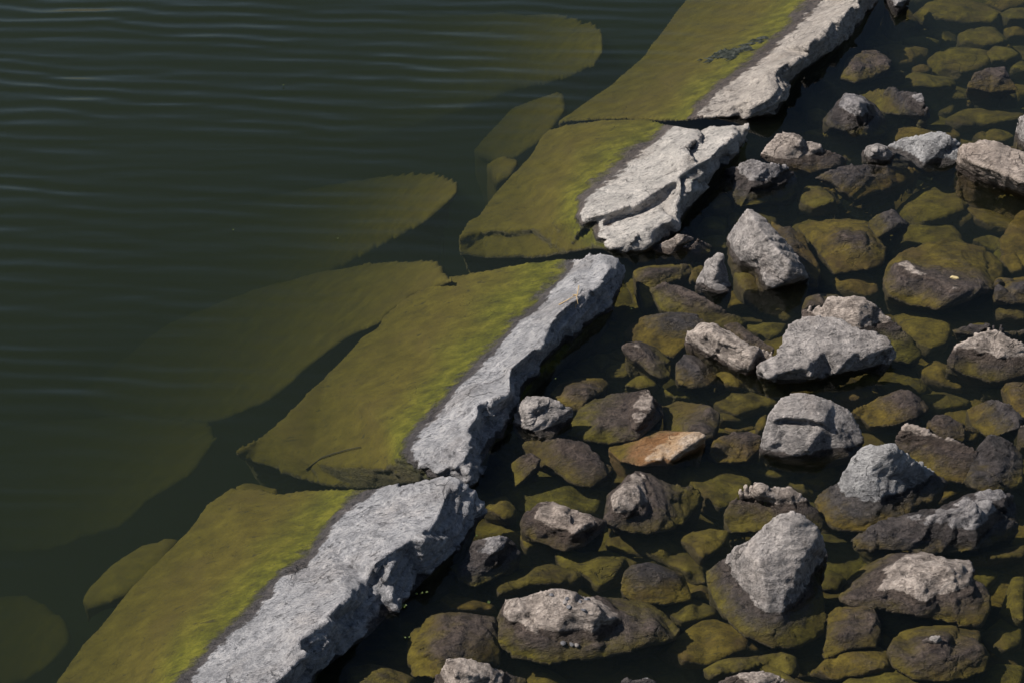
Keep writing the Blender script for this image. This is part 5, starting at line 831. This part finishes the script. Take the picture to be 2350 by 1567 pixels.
 ('dim rock deep between the black faceted rock and the wide grey slab','deep rubble in the gaps',-0.087,6.182,-0.249,0.94,4.13),
 ('rubble rock of the bank beyond the pale arc','rubble continuing along the bank',1.126,5.185,-0.019,1.48,3.53),
 ('dim rock deep between the pale bolster and the heart-shaped plate','deep rubble in the gaps',0.841,7.207,-0.216,0.84,1.71),
 ('rubble rock of the bank beyond the awash block','rubble continuing along the bank',2.605,7.666,-0.100,1.39,2.00),
 ('dim rock deep between the spongy crag and the dark flank','deep rubble in the gaps',1.014,8.518,-0.205,1.04,3.70),
 ('dim rock deep between the long grey slab and the lumpy olive rock','deep rubble in the gaps',0.174,7.439,-0.179,0.84,2.21),
 ('dim rock deep between the pale-cornered rock and the white-patched rock','deep rubble in the gaps',0.399,6.496,-0.225,0.86,3.86),
 ('dim rock deep between the brown wedge and the orange-tipped rock','deep rubble in the gaps',0.721,6.777,-0.257,1.07,4.39),
 ('dim rock deep between the broad cream rock and the flat brown rock','deep rubble in the gaps',1.524,6.073,-0.239,0.91,2.76),
 ('rubble rock of the bank beyond the flat brown rock','rubble continuing along the bank',1.496,4.594,0.015,1.42,4.09),
 ('dim rock deep between the dark sliver and the ridged olive boulder','deep rubble in the gaps',1.830,7.646,-0.249,0.78,6.19),
 ('rubble rock of the bank beyond the pale arc','rubble continuing along the bank',1.109,4.667,-0.079,1.15,2.26),
 ('dim rock deep between the white-capped pyramid and the notched tan rock','deep rubble in the gaps',1.419,9.065,-0.329,1.01,3.64),
 ('rubble rock of the bank beyond the russet-topped block','rubble continuing along the bank',2.755,10.263,-0.117,1.42,3.89),
 ('dim rock deep between the slanting finger and the lumpy olive rock','deep rubble in the gaps',0.461,7.357,-0.229,1.01,5.41),
 ('dim rock deep between the awash grey plate and the notched tan rock','deep rubble in the gaps',1.404,8.704,-0.269,0.67,5.65),
 ('rubble rock of the bank beyond the overhanging boulder','rubble continuing along the bank',2.557,8.112,-0.120,1.19,3.97),
 ('dim rock deep between the brown-topped cube and the slanting wet plate','deep rubble in the gaps',1.543,9.647,-0.346,1.02,1.61),
 ('dim rock deep between the blue-black shard and the bare-spotted rock','deep rubble in the gaps',1.539,8.286,-0.265,0.81,5.17),
 ('dim rock deep between the long ribbed slab and the dark spike','deep rubble in the gaps',2.489,10.424,-0.339,1.03,5.47),
 ('rubble rock of the bank beyond the flat brown rock','rubble continuing along the bank',2.293,4.592,-0.134,1.46,1.59),
 ('rubble rock of the bank beyond the long ribbed slab','rubble continuing along the bank',2.639,11.988,-0.173,0.98,4.26),
 ('dim rock deep between the white-patched rock and the black faceted rock','deep rubble in the gaps',0.158,6.135,-0.251,0.85,5.13),
 ('dim rock deep between the pale-cornered rock and the bridging rock','deep rubble in the gaps',0.621,6.395,-0.162,1.14,2.09),
 ('rubble rock of the bank beyond the knob by the boulder','rubble continuing along the bank',3.019,8.846,-0.144,1.14,2.01),
 ('dim rock deep between the dark dome and the thick tilted plank','deep rubble in the gaps',1.346,6.657,-0.263,0.85,4.01),
 ('dim rock deep between the ridged olive boulder and the awash block','deep rubble in the gaps',1.953,7.962,-0.234,1.01,1.57),
 ('dim rock deep between the white-capped pyramid and the slanting wet plate','deep rubble in the gaps',1.588,9.082,-0.299,1.08,3.28),
 ('rubble rock of the bank beyond the long ribbed slab','rubble continuing along the bank',3.047,11.004,-0.056,1.07,0.06),
 ('dim rock deep between the tilted box and the flat brown rock','deep rubble in the gaps',1.091,5.782,-0.247,0.74,2.25),
 ('dim rock deep between the ridged olive boulder and the awash block','deep rubble in the gaps',1.803,7.892,-0.219,1.02,0.39),
 ('dim rock deep between the olive hump and the heart-shaped plate','deep rubble in the gaps',1.522,7.157,-0.238,1.15,6.10),
 ('dim rock deep between the grey slate and the long brown ridge','deep rubble in the gaps',0.607,7.686,-0.211,0.87,2.65),
 ('dim rock deep between the cleft boulder and the brown wedge','deep rubble in the gaps',1.057,6.874,-0.188,0.84,5.64),
 ('dim rock deep between the heart-shaped plate and the crested rock','deep rubble in the gaps',1.191,7.325,-0.195,0.72,1.27),
 ('dim rock deep between the peaked rock and the dark-edged olive rock','deep rubble in the gaps',1.955,7.254,-0.166,0.90,1.53),
 ('dim rock deep between the ridged olive boulder and the awash block','deep rubble in the gaps',2.094,8.193,-0.224,0.86,0.90),
 ('rubble rock of the bank beyond the russet-topped block','rubble continuing along the bank',3.934,10.545,-0.100,0.93,5.05),
 ('dim rock deep between the overhanging boulder and the slate-blue rock','deep rubble in the gaps',2.013,8.615,-0.175,0.80,5.48),
 ('rubble rock of the bank beyond the overhanging boulder','rubble continuing along the bank',3.235,8.098,-0.056,1.49,1.09),
 ('dim rock deep between the overhanging boulder and the knob by the boulder','deep rubble in the gaps',2.171,8.697,-0.161,0.87,3.35),
 ('dim rock deep between the long ribbed slab and the dark spike','deep rubble in the gaps',1.611,10.241,-0.267,0.95,3.36),
 ('rubble rock of the bank beyond the wide grey slab','rubble continuing along the bank',-0.448,5.386,-0.017,1.03,4.77),
 ('dim rock deep between the long ribbed slab and the brown-topped cube','deep rubble in the gaps',1.434,9.842,-0.350,0.91,3.60),
 ('dim rock deep between the hollow crag and the broad brown plate','deep rubble in the gaps',0.224,6.965,-0.227,0.84,2.99),
 ('dim rock deep between the pale bolster and the charcoal lump','deep rubble in the gaps',0.735,7.423,-0.227,1.12,6.08),
 ('rubble rock of the bank beyond the russet-topped block','rubble continuing along the bank',3.471,9.191,-0.143,1.05,5.12),
 ('dim rock deep between the cross-veined rock and the black faceted rock','deep rubble in the gaps',-0.124,6.008,-0.154,0.77,4.20),
 ('dim rock deep between the dark dome and the long black rock','deep rubble in the gaps',1.535,6.564,-0.169,0.85,2.46),
 ('dim rock deep between the slanting wet plate and the russet-topped block','deep rubble in the gaps',1.942,9.268,-0.313,0.81,0.06),
 ('dim rock deep between the ridged olive boulder and the blue-black shard','deep rubble in the gaps',1.804,8.413,-0.194,1.08,5.23),
 ('dim rock deep between the long ribbed slab and the dark spike','deep rubble in the gaps',2.400,10.579,-0.271,0.87,0.30),
 ('dim rock deep between the long grey slab and the grey slate','deep rubble in the gaps',0.308,7.548,-0.198,0.65,4.63),
 ('dim rock deep between the long ribbed slab and the dark spike','deep rubble in the gaps',2.273,10.307,-0.314,0.73,5.16),
 ('dim rock deep between the long black rock and the broad cream rock','deep rubble in the gaps',1.543,6.290,-0.153,0.69,3.15),
 ('dim rock deep between the long ribbed slab and the cracked pale slab','deep rubble in the gaps',0.968,9.082,-0.323,0.86,5.03),
 ('dim rock deep between the russet-topped block and the brown-topped cube','deep rubble in the gaps',2.002,9.593,-0.297,1.12,3.33),
 ('dim rock deep between the wide grey slab and the black faceted rock','deep rubble in the gaps',-0.261,6.312,-0.259,0.76,6.24),
 ('dim rock deep between the cleft boulder and the thick tilted plank','deep rubble in the gaps',1.248,6.818,-0.177,1.04,0.40),
 ('dim rock deep between the long ribbed slab and the dark spike','deep rubble in the gaps',2.597,10.679,-0.271,1.09,1.37),
 ('rubble rock of the bank beyond the long ribbed slab','rubble continuing along the bank',3.542,11.947,-0.181,1.13,3.36),
 ('dim rock deep between the grey-nosed rock and the tallest boulder','deep rubble in the gaps',0.614,6.196,-0.230,0.95,5.77),
 ('dim rock deep between the long ribbed slab and the dark spike','deep rubble in the gaps',2.143,10.796,-0.324,1.12,1.49),
 ('dim rock deep between the broad brown plate and the orange-tipped rock','deep rubble in the gaps',0.475,7.029,-0.204,0.91,1.63),
 ('rubble rock of the bank beyond the long ribbed slab','rubble continuing along the bank',3.026,10.559,0.028,1.27,0.36),
 ('rubble rock of the bank beyond the pale nub','rubble continuing along the bank',2.339,6.776,-0.116,1.41,4.80),
 ('dim rock deep between the long grey slab and the lumpy olive rock','deep rubble in the gaps',0.017,7.200,-0.248,1.03,2.42),
 ('dim rock deep between the dark sliver and the awash block','deep rubble in the gaps',2.078,7.649,-0.247,1.03,2.86),
 ('rubble rock of the bank beyond the peaked rock','rubble continuing along the bank',2.957,6.952,-0.145,1.38,1.15),
 ('dim rock deep between the ridged olive boulder and the blue-black shard','deep rubble in the gaps',1.827,8.238,-0.162,0.85,1.42),
 ('dim rock deep between the awash block and the ridged olive boulder','deep rubble in the gaps',2.111,8.026,-0.165,0.73,5.80),
 ('dim rock deep between the white-capped pyramid and the long ribbed slab','deep rubble in the gaps',1.408,9.243,-0.268,0.71,4.01),
 ('dim rock deep between the pale nub and the dark-edged olive rock','deep rubble in the gaps',1.887,6.883,-0.150,0.79,5.58),
 ('dim rock deep between the wide grey slab and the cross-veined rock','deep rubble in the gaps',-0.546,6.079,-0.234,1.07,1.19),
 ('dim rock deep between the bare-spotted rock and the dark flank','deep rubble in the gaps',1.230,8.190,-0.171,0.75,2.80),
 ('rubble rock of the bank beyond the russet-topped block','rubble continuing along the bank',3.888,10.216,-0.088,1.16,5.92),
 ('dim rock deep between the big wedge and the half-pale stone','deep rubble in the gaps',0.861,8.165,-0.241,1.05,4.17),
 ('dim rock deep between the knob by the boulder and the russet-topped block','deep rubble in the gaps',2.304,9.158,-0.257,0.83,0.48),
 ('dim rock deep between the spongy crag and the bare-spotted rock','deep rubble in the gaps',1.251,8.539,-0.157,0.72,0.99),
 ('dim rock deep between the dark spike and the russet-topped block','deep rubble in the gaps',2.117,9.909,-0.273,1.11,4.14),
 ('dim rock deep between the heart-shaped plate and the olive hump','deep rubble in the gaps',1.145,7.148,-0.265,0.72,3.17),
 ('dim rock deep between the long ribbed slab and the dark spike','deep rubble in the gaps',2.107,10.339,-0.327,0.80,2.10),
 ('dim rock deep between the wet brown sheet and the pale bolster','deep rubble in the gaps',0.902,7.398,-0.179,0.74,0.82),
 ('dim rock deep between the peaked rock and the dark sliver','deep rubble in the gaps',2.041,7.433,-0.222,1.11,4.20),
 ('dim rock deep between the long ribbed slab and the dark spike','deep rubble in the gaps',1.951,10.808,-0.250,0.80,2.28),
 ('dim rock deep between the cross-veined rock and the pebble-strewn rock','deep rubble in the gaps',-0.093,5.796,-0.202,1.09,1.89),
 ('dim rock deep between the small wedge stone and the white-patched rock','deep rubble in the gaps',0.035,6.606,-0.163,0.96,0.20),
 ('dim rock deep between the long ribbed slab and the dark spike','deep rubble in the gaps',1.795,10.259,-0.362,1.06,2.25),
 ('dim rock deep between the dark spike and the long ribbed slab','deep rubble in the gaps',1.835,10.010,-0.279,0.92,5.85),
 ('rubble rock of the bank beyond the broad cream rock','rubble continuing along the bank',2.087,5.892,-0.185,1.21,4.78),
 ('dim rock deep between the broad brown plate and the orange-tipped rock','deep rubble in the gaps',0.455,6.861,-0.194,0.66,1.57),
 ('dim rock deep between the dark dome and the cleft boulder','deep rubble in the gaps',1.096,6.644,-0.219,0.79,2.62),
 ('dim rock deep between the wide grey slab and the long grey slab','deep rubble in the gaps',-0.329,6.488,-0.222,1.13,1.36),
 ('dim rock deep between the slate-blue rock and the slanting wet plate','deep rubble in the gaps',1.930,8.982,-0.283,0.81,6.04),
 ('dim rock deep between the dark dome and the long black rock','deep rubble in the gaps',1.235,6.392,-0.211,1.14,3.39),
 ('dim rock deep between the broad cream rock and the tilted box','deep rubble in the gaps',1.092,6.037,-0.193,1.05,2.99),
 ('dim rock deep between the ridged olive boulder and the bare-spotted rock','deep rubble in the gaps',1.645,7.959,-0.260,1.12,2.58),
 ('dim rock deep between the little pinnacle and the big wedge','deep rubble in the gaps',0.917,7.818,-0.232,0.87,1.62),
 ('dim rock deep between the tallest boulder and the grey-nosed rock','deep rubble in the gaps',0.628,6.012,-0.253,1.05,0.28),
 ('dim rock deep between the cracked pale slab and the spongy crag','deep rubble in the gaps',0.757,8.677,-0.223,1.10,2.59),
 ('dim rock deep between the russet-topped block and the knob by the boulder','deep rubble in the gaps',2.270,9.521,-0.305,1.14,0.60),
]
STRAWS = [
 ([(0.257,7.626),(0.251,7.574),(0.241,7.518)],(0.02, 0.012, 0.004),'short dry straw standing up against the crest of the long grey slab'),
 ([(0.178,7.533),(0.214,7.542),(0.247,7.552)],(0.003, 0.006, 0.01),'pale straw lying flat across the crest of the long grey slab'),
 ([(0.203,7.401),(0.223,7.427),(0.248,7.464)],(0.02, 0.022, 0.012),'dry straw hanging over the ragged side of the long grey slab'),
 ([(0.233,7.579),(0.244,7.552),(0.251,7.510)],(0.004, 0.012, 0.004),'bent straw crossing the flat straw on the long grey slab'),
]
TWIG = [(-0.777,7.100),(-0.714,7.087),(-0.657,7.065),(-0.614,7.048),(-0.561,7.021)]
PEBBLES = [(0.175,5.878),(0.185,5.853),(0.231,5.845),(0.168,5.794),(0.195,5.795),(0.211,5.794),(0.129,5.912),(0.246,5.904),(0.180,5.890),(0.224,5.890)]
LEAF = [(1.746,7.876)][0]
DUCKWEED = [
 (-0.358,5.944,0.0104,'by the shaded foot of the wide grey slab'),
 (-0.318,6.003,0.0059,'in the dark gap below the wide grey slab'),
 (-0.299,6.007,0.0052,'in the dark gap below the wide grey slab'),
 (-0.284,6.011,0.0065,'in the dark gap below the wide grey slab'),
 (-0.078,5.961,0.0072,'in front of the cross-veined rock'),
 (-0.348,5.791,0.0046,'beside the cross-veined rock'),
 (-0.335,5.793,0.0046,'beside the cross-veined rock'),
 (-0.122,6.298,0.0052,'next to the black faceted rock'),
 (0.461,7.639,0.0039,'off the end of the long grey slab'),
 (0.161,7.191,0.0039,'beside the lumpy olive rock'),
 (-1.017,9.362,0.0052,'on the open lake'),
 (-1.131,8.194,0.0052,'on the open lake'),
 (-0.703,8.131,0.0046,'on the open lake'),
]
WEED = [(0.924,9.761),(0.959,9.771),(0.988,9.789),(0.994,9.775),(1.029,9.779),(1.058,9.796),(1.087,9.817),(1.124,9.838),(1.004,9.723),(1.007,9.718)]

# ------------------------------------------------------------------ slabs and rocks
for i, (name, mat, label, drop, rough, slab, outl, inner) in enumerate(ROCKS):
    xs_ = [p[0] for p in outl]; ys_ = [p[1] for p in outl]; ext = max(max(xs_)-min(xs_), max(ys_)-min(ys_))
    props = dict(label=label, category='slab' if slab else 'stone' if name == 'stone' else 'rock')
    if slab: props['group'] = 'tilted slabs of the breakwater row'
    queue(coarse_rock(outl, inner, drop), name, mat, .010 if slab else min(.0095, max(.004, ext/55)), props, rough, bool(slab), i, ext)

def dome(outl, z, seed, hmin=0):
    """a submerged rock: faceted top, front flank facing down the bank"""
    r = random.Random(seed); n = len(outl)
    cx = sum(p[0] for p in outl)/n; cyy = sum(p[1] for p in outl)/n
    y0 = min(p[1] for p in outl); y1 = max(p[1] for p in outl); hy = max(.05, y1-y0)
    side = min(.07, .16*hy)
    o3 = []; outl = [(cx+(x-cx)*1.07, cyy+(y-cyy)*1.07) for x, y in outl]
    for x, y in outl:
        t = (y1-y)/hy; d = .012+side*max(0, (t-.42)/.58)+r.uniform(0, .012)
        o3.append((x, y+d*COT, z-d))
    tx, ty = r.uniform(-.07, .07), r.uniform(-.05, .10)
    inn = []
    for x, y in outl:
        s = r.uniform(.68, .86); xx = cx+(x-cx)*s; yy = cyy+(y-cyy)*s+.09*hy
        inn.append((xx, yy, z+.008+(xx-cx)*tx+(yy-cyy)*ty+r.uniform(-.012, .012)))
    inn.append((cx+r.uniform(-.1, .1)*hy, cyy+.1*hy, z+.02))
    return o3, inn, hy

counts = {}
for s in SUBMERGED: counts[s[0]] = counts.get(s[0], 0)+1
for i, (label, z, outl) in enumerate(SUBMERGED):
    o3, inn, hy = dome(outl, z, i)
    ext = max(max(p[0] for p in outl)-min(p[0] for p in outl), hy)
    props = dict(label=label, category='rock')
    props['group'] = 'algae-covered rocks under the water'
    queue(coarse_rock(o3, inn, .16), 'submerged_rock', 'brown' if i % 3 else 'tan', min(.016, max(.007, ext/34)), props, .6, False, 200+i, ext)
for i, (label, outl) in enumerate(SUNKEN):
    n = len(outl); c = [sum(p[k] for p in outl)/n for k in range(3)]
    inn = [(c[0]+(p[0]-c[0])*.7, c[1]+(p[1]-c[1])*.7, c[2]+(p[2]-c[2])*.7+.015) for p in outl]
    queue(coarse_rock(outl, inn, .35), 'sunken_slab', 'silted', .022, dict(label=label, category='slab', group='sunken slabs on the lake side'), .35, False, 400+i, 1)

# deep rubble filling the gaps, and rubble going on beyond the picture: copies of a few shapes
protos = []
for k in range(10):
    r = random.Random(900+k); n = r.randint(6, 9); a0 = r.uniform(0, 6)
    outl = [(math.cos(a0+2*math.pi*q/n)*.2*r.uniform(.75, 1.2), math.sin(a0+2*math.pi*q/n)*.15*r.uniform(.75, 1.2)) for q in range(n)]
    o3, inn, hy = dome(outl, 0, 900+k)
    queue(coarse_rock(o3, inn, .14), 'deep_rock', 'brown', .013, dict(label='dim rock lying deep in the dark gaps of the rubble', category='rock', group='deep rubble in the gaps'), .8, False, 900+k, .4)

built = finish()
protos = built[-10:]
used = set()
for k, (label, group, x, y, z, sc, rz) in enumerate(DEEP):
    src = protos[k % 10]; rr = random.Random(k)
    if src.name in used: o = src.copy(); col.objects.link(o)
    else: o = src; used.add(src.name)
    o.scale = (sc, sc*rr.uniform(.8, 1.15), sc*rr.uniform(.8, 1.1)); o.rotation_euler = (rr.uniform(-.15, .15), rr.uniform(-.15, .15), rz)
    top = max(v.co.z for v in o.data.vertices)*o.scale.z
    o.location = (x, y, z-top); o['label'] = label; o['group'] = group

# ------------------------------------------------------------------ small things lying about
tall = [o for o in built if o.get('category') in ('rock', 'slab')]
bvh = {}
def surface(o, x, y):
    if o.name not in bvh:
        me = o.data; mw = o.matrix_basis
        bvh[o.name] = BVHTree.FromPolygons([mw @ v.co for v in me.vertices], [p.vertices[:] for p in me.polygons])
    hit = bvh[o.name].ray_cast(Vector((x, y, 2)), Vector((0, 0, -1)))
    return hit[0].z if hit[0] else None
def find(lab): return next(o for o in built if lab in o['label'])

straw_m = plain('dry_straw', (.46, .33, .17), .6)
def stalk(name, pts, r, mat, **props):
    vs_, fs = [], []; n = 6
    for i, p in enumerate(pts):
        p = Vector(p); d = (Vector(pts[min(i+1, len(pts)-1)])-Vector(pts[max(i-1, 0)])).normalized()
        a = d.orthogonal().normalized(); b = d.cross(a); rr_ = r*(1-.5*i/(len(pts)-1))
        vs_ += [p+(a*math.cos(2*math.pi*q/n)+b*math.sin(2*math.pi*q/n))*rr_ for q in range(n)]
    for i in range(len(pts)-1): fs += [(i*n+q, i*n+(q+1) % n, (i+1)*n+(q+1) % n, (i+1)*n+q) for q in range(n)]
    fs += [tuple(range(n))[::-1], tuple(range((len(pts)-1)*n, len(pts)*n))]
    return mesh_obj(name, vs_, fs, mat, True, **props)
long_slab = find('dry straw on its crest')
def lying(name, host, xy, lift, r, mat, **props):
    pts = []
    for q, (x, y) in enumerate(xy):
        z = surface(host, x, y)
        if pts and (z is None or z < pts[-1][2]-.05): z = pts[-1][2]-.02
        pts.append((x, y, (z if z is not None else -.27)+lift[q % len(lift)]))
    return stalk(name, pts, r, mat, **props)
for k, (xy, lift, label) in enumerate(STRAWS):
    lying('straw', long_slab, xy, lift, .0022, straw_m, label=label, category='straw', group='dry straws on the long grey slab')
lying('twig', long_slab, TWIG, (.008,), .003, plain('soaked_twig', (.030, .024, .014)), label='thin dark twig lying underwater on the algae of the long grey slab', category='twig')

def pebble(name, p, s, mat, seed, **props):
    bm = bmesh.new(); bmesh.ops.create_icosphere(bm, subdivisions=2, radius=1); r = random.Random(seed)
    sc = Vector((r.uniform(.9, 1.5), r.uniform(.7, 1.1), r.uniform(.5, .8)))
    cut = [(Vector((r.gauss(0, 1), r.gauss(0, 1), r.gauss(0, 1))).normalized(), r.uniform(.55, .8)) for _ in range(7)]
    for v in bm.verts:
        for nrm, d in cut:
            e = v.co.dot(nrm)-d
            if e > 0: v.co -= nrm*e
        v.co = Vector((v.co.x*sc.x, v.co.y*sc.y, v.co.z*sc.z))*s
    me = bpy.data.meshes.new(name); bm.to_mesh(me); bm.free(); me.materials.append(mat)
    o = bpy.data.objects.new(name, me); o.location = p; o.rotation_euler = (0, 0, r.uniform(0, 6)); col.objects.link(o)
    for a, b in props.items(): o[a] = b
host = find('strewn with pebbles')
pm = [plain('pebble_dark', (.10, .10, .11)), plain('pebble_grey', (.20, .18, .17))]
for k, (x, y) in enumerate(PEBBLES):
    z = surface(host, x, y)
    if z is not None: pebble('pebble', (x, y, z+.002), (.011, .009, .007, .012)[k % 4], pm[k % 5 == 0], k, label='tiny pebble lying on the cream crust of the pebble-strewn rock', category='pebble', group='pebbles on the cream crust')
host = find('two thin pale ridges'); z = surface(host, *LEAF)
pebble('pebble', (LEAF[0], LEAF[1], (z if z is not None else -.04)+.004), .016, plain('pebble_yellow', (.50, .40, .20)), 77, label='small yellowish pebble resting on the ridged olive boulder', category='pebble')

# floating sprigs of duckweed, each a little rosette of leaves
dm = plain('duckweed', (.05, .075, .010), .5)
for k, (x, y, s, where) in enumerate(DUCKWEED):
    r = random.Random(500+k); vs_, fs = [(0, 0, .003)], []
    for q in range(5):
        a = q*1.256+r.uniform(-.3, .3); L = s*r.uniform(.7, 1.2); w = s*.32; ca, sa = math.cos(a), math.sin(a); b = len(vs_)
        for u, vv, h in ((.35, 1, .004), (.8, .9, .006), (1, 0, .005), (.8, -.9, .006), (.35, -1, .004)): vs_.append((ca*L*u-sa*w*vv, sa*L*u+ca*w*vv, h))
        fs += [(0, b+4, b+3, b+2, b+1, b)]
    o = mesh_obj('duckweed', vs_, fs, dm, label='tiny bright green duckweed sprig floating '+where, category='plant', group='floating duckweed sprigs'); o.location = (x, y, .001)

# dark strands of weed caught on the far slab
host = find('chipped crest'); vs_, fs = [], []
for k, (x, y) in enumerate(WEED):
    r = random.Random(700+k)
    for q in range(7):
        xx, yy = x+r.gauss(0, .03), y+r.gauss(0, .02); z = surface(host, xx, yy)
        if z is None: continue
        a = r.gauss(.15, .35); L = r.uniform(.015, .045); w = r.uniform(.003, .007); b = len(vs_)
        for u, vv, h in ((-1, 0, .003), (0, -1, .006), (1, 0, .003), (0, 1, .012)): vs_.append((xx+math.cos(a)*L*u-math.sin(a)*w*vv, yy+math.sin(a)*L*u+math.cos(a)*w*vv, z+h))
        fs += [(b, b+1, b+3), (b+1, b+2, b+3), (b, b+2, b+1), (b, b+3, b+2)]
mesh_obj('waterweed', vs_, fs, plain('dark_weed', (.018, .022, .012)), label='dark strands of waterweed caught on the olive face of the long ribbed slab', category='weed', kind='stuff')

bpy.context.view_layer.update()
# ------------------------------------------------------------------ water
wm = bpy.data.materials.new('lake_water'); T = NT(wm)
geo = T.n('ShaderNodeNewGeometry'); P = geo.outputs['Position']
sep = T.n('ShaderNodeSeparateXYZ'); T.l(P, sep.inputs[0])
# breeze ripples run on the open lake; the water inside the row lies sheltered and still
lake = T.math('ADD', T.math('MULTIPLY', T.math('SUBTRACT', sep.outputs[0], LA.x), LN.x), T.math('MULTIPLY', T.math('SUBTRACT', sep.outputs[1], LA.y), LN.y))
open_ = T.step(T.math('ADD', lake, T.math('MULTIPLY', T.math('SUBTRACT', sep.outputs[1], 7.5), .14)), .25, 1.9)
r1 = T.noise(T.scaled(P, (1.3, 6.5, 1), (0, 0, rad(9))), 1.0, 1.5, .45, .35)
r2 = T.noise(T.scaled(P, (2.2, 10.0, 1), (0, 0, rad(5))), 1.0, 1, .5, .2)
wv = T.n('ShaderNodeTexWave', wave_type='BANDS', bands_direction='Y', wave_profile='SIN'); T.l(T.scaled(P, (.6, 1, 1), (0, 0, rad(8))), wv.inputs['Vector'])
wv.inputs['Scale'].default_value = 3.0; wv.inputs['Distortion'].default_value = 5; wv.inputs['Detail'].default_value = 2; wv.inputs['Detail Scale'].default_value = .9; wv.inputs['Detail Roughness'].default_value = .4
wav = T.math('ADD', T.math('ADD', T.math('MULTIPLY', r1, .8), T.math('MULTIPLY', r2, .5)), T.math('MULTIPLY', T.math('MULTIPLY', wv.outputs['Fac'], T.step(T.noise(T.scaled(P, (.5, 1.2, 1)), 1.1, 2), .25, .7)), .36))
bp = T.n('ShaderNodeBump'); T.l(wav, bp.inputs['Height']); bp.inputs['Distance'].default_value = .015
T.l(T.math('MULTIPLY', open_, 1.0), bp.inputs['Strength'])
lw = T.n('ShaderNodeLayerWeight'); lw.inputs['Blend'].default_value = .5; T.l(bp.outputs[0], lw.inputs['Normal'])
frv = T.math('ADD', T.math('MULTIPLY', T.math('POWER', lw.outputs['Facing'], 4.6), .98), .02)   # air to water reflectance
gl = T.n('ShaderNodeBsdfGlossy'); gl.inputs['Roughness'].default_value = .045; T.l(bp.outputs[0], gl.inputs['Normal'])
tr = T.n('ShaderNodeBsdfTransparent')
ms = T.n('ShaderNodeMixShader'); T.l(frv, ms.inputs[0]); T.l(tr.outputs[0], ms.inputs[1]); T.l(gl.outputs[0], ms.inputs[2])
T.l(ms.outputs[0], T.out.inputs[0])
va = T.n('ShaderNodeVolumeAbsorption'); va.inputs['Color'].default_value = (.46, .52, .34, 1); va.inputs['Density'].default_value = 1.45
vsn = T.n('ShaderNodeVolumeScatter'); vsn.inputs['Color'].default_value = (.60, .76, .56, 1); vsn.inputs['Density'].default_value = .13; vsn.inputs['Anisotropy'].default_value = .3
ad = T.n('ShaderNodeAddShader'); T.l(va.outputs[0], ad.inputs[0]); T.l(vsn.outputs[0], ad.inputs[1]); T.l(ad.outputs[0], T.out.inputs['Volume'])
X, Y0, Y1 = 39, -29, 59
mesh_obj('lake_water', [(-X, Y0, -3), (X, Y0, -3), (X, Y1, -3), (-X, Y1, -3), (-X, Y0, 0), (X, Y0, 0), (X, Y1, 0), (-X, Y1, 0)],
         [(3, 2, 1, 0), (4, 5, 6, 7), (0, 1, 5, 4), (1, 2, 6, 5), (2, 3, 7, 6), (3, 0, 4, 7)], wm, kind='structure')
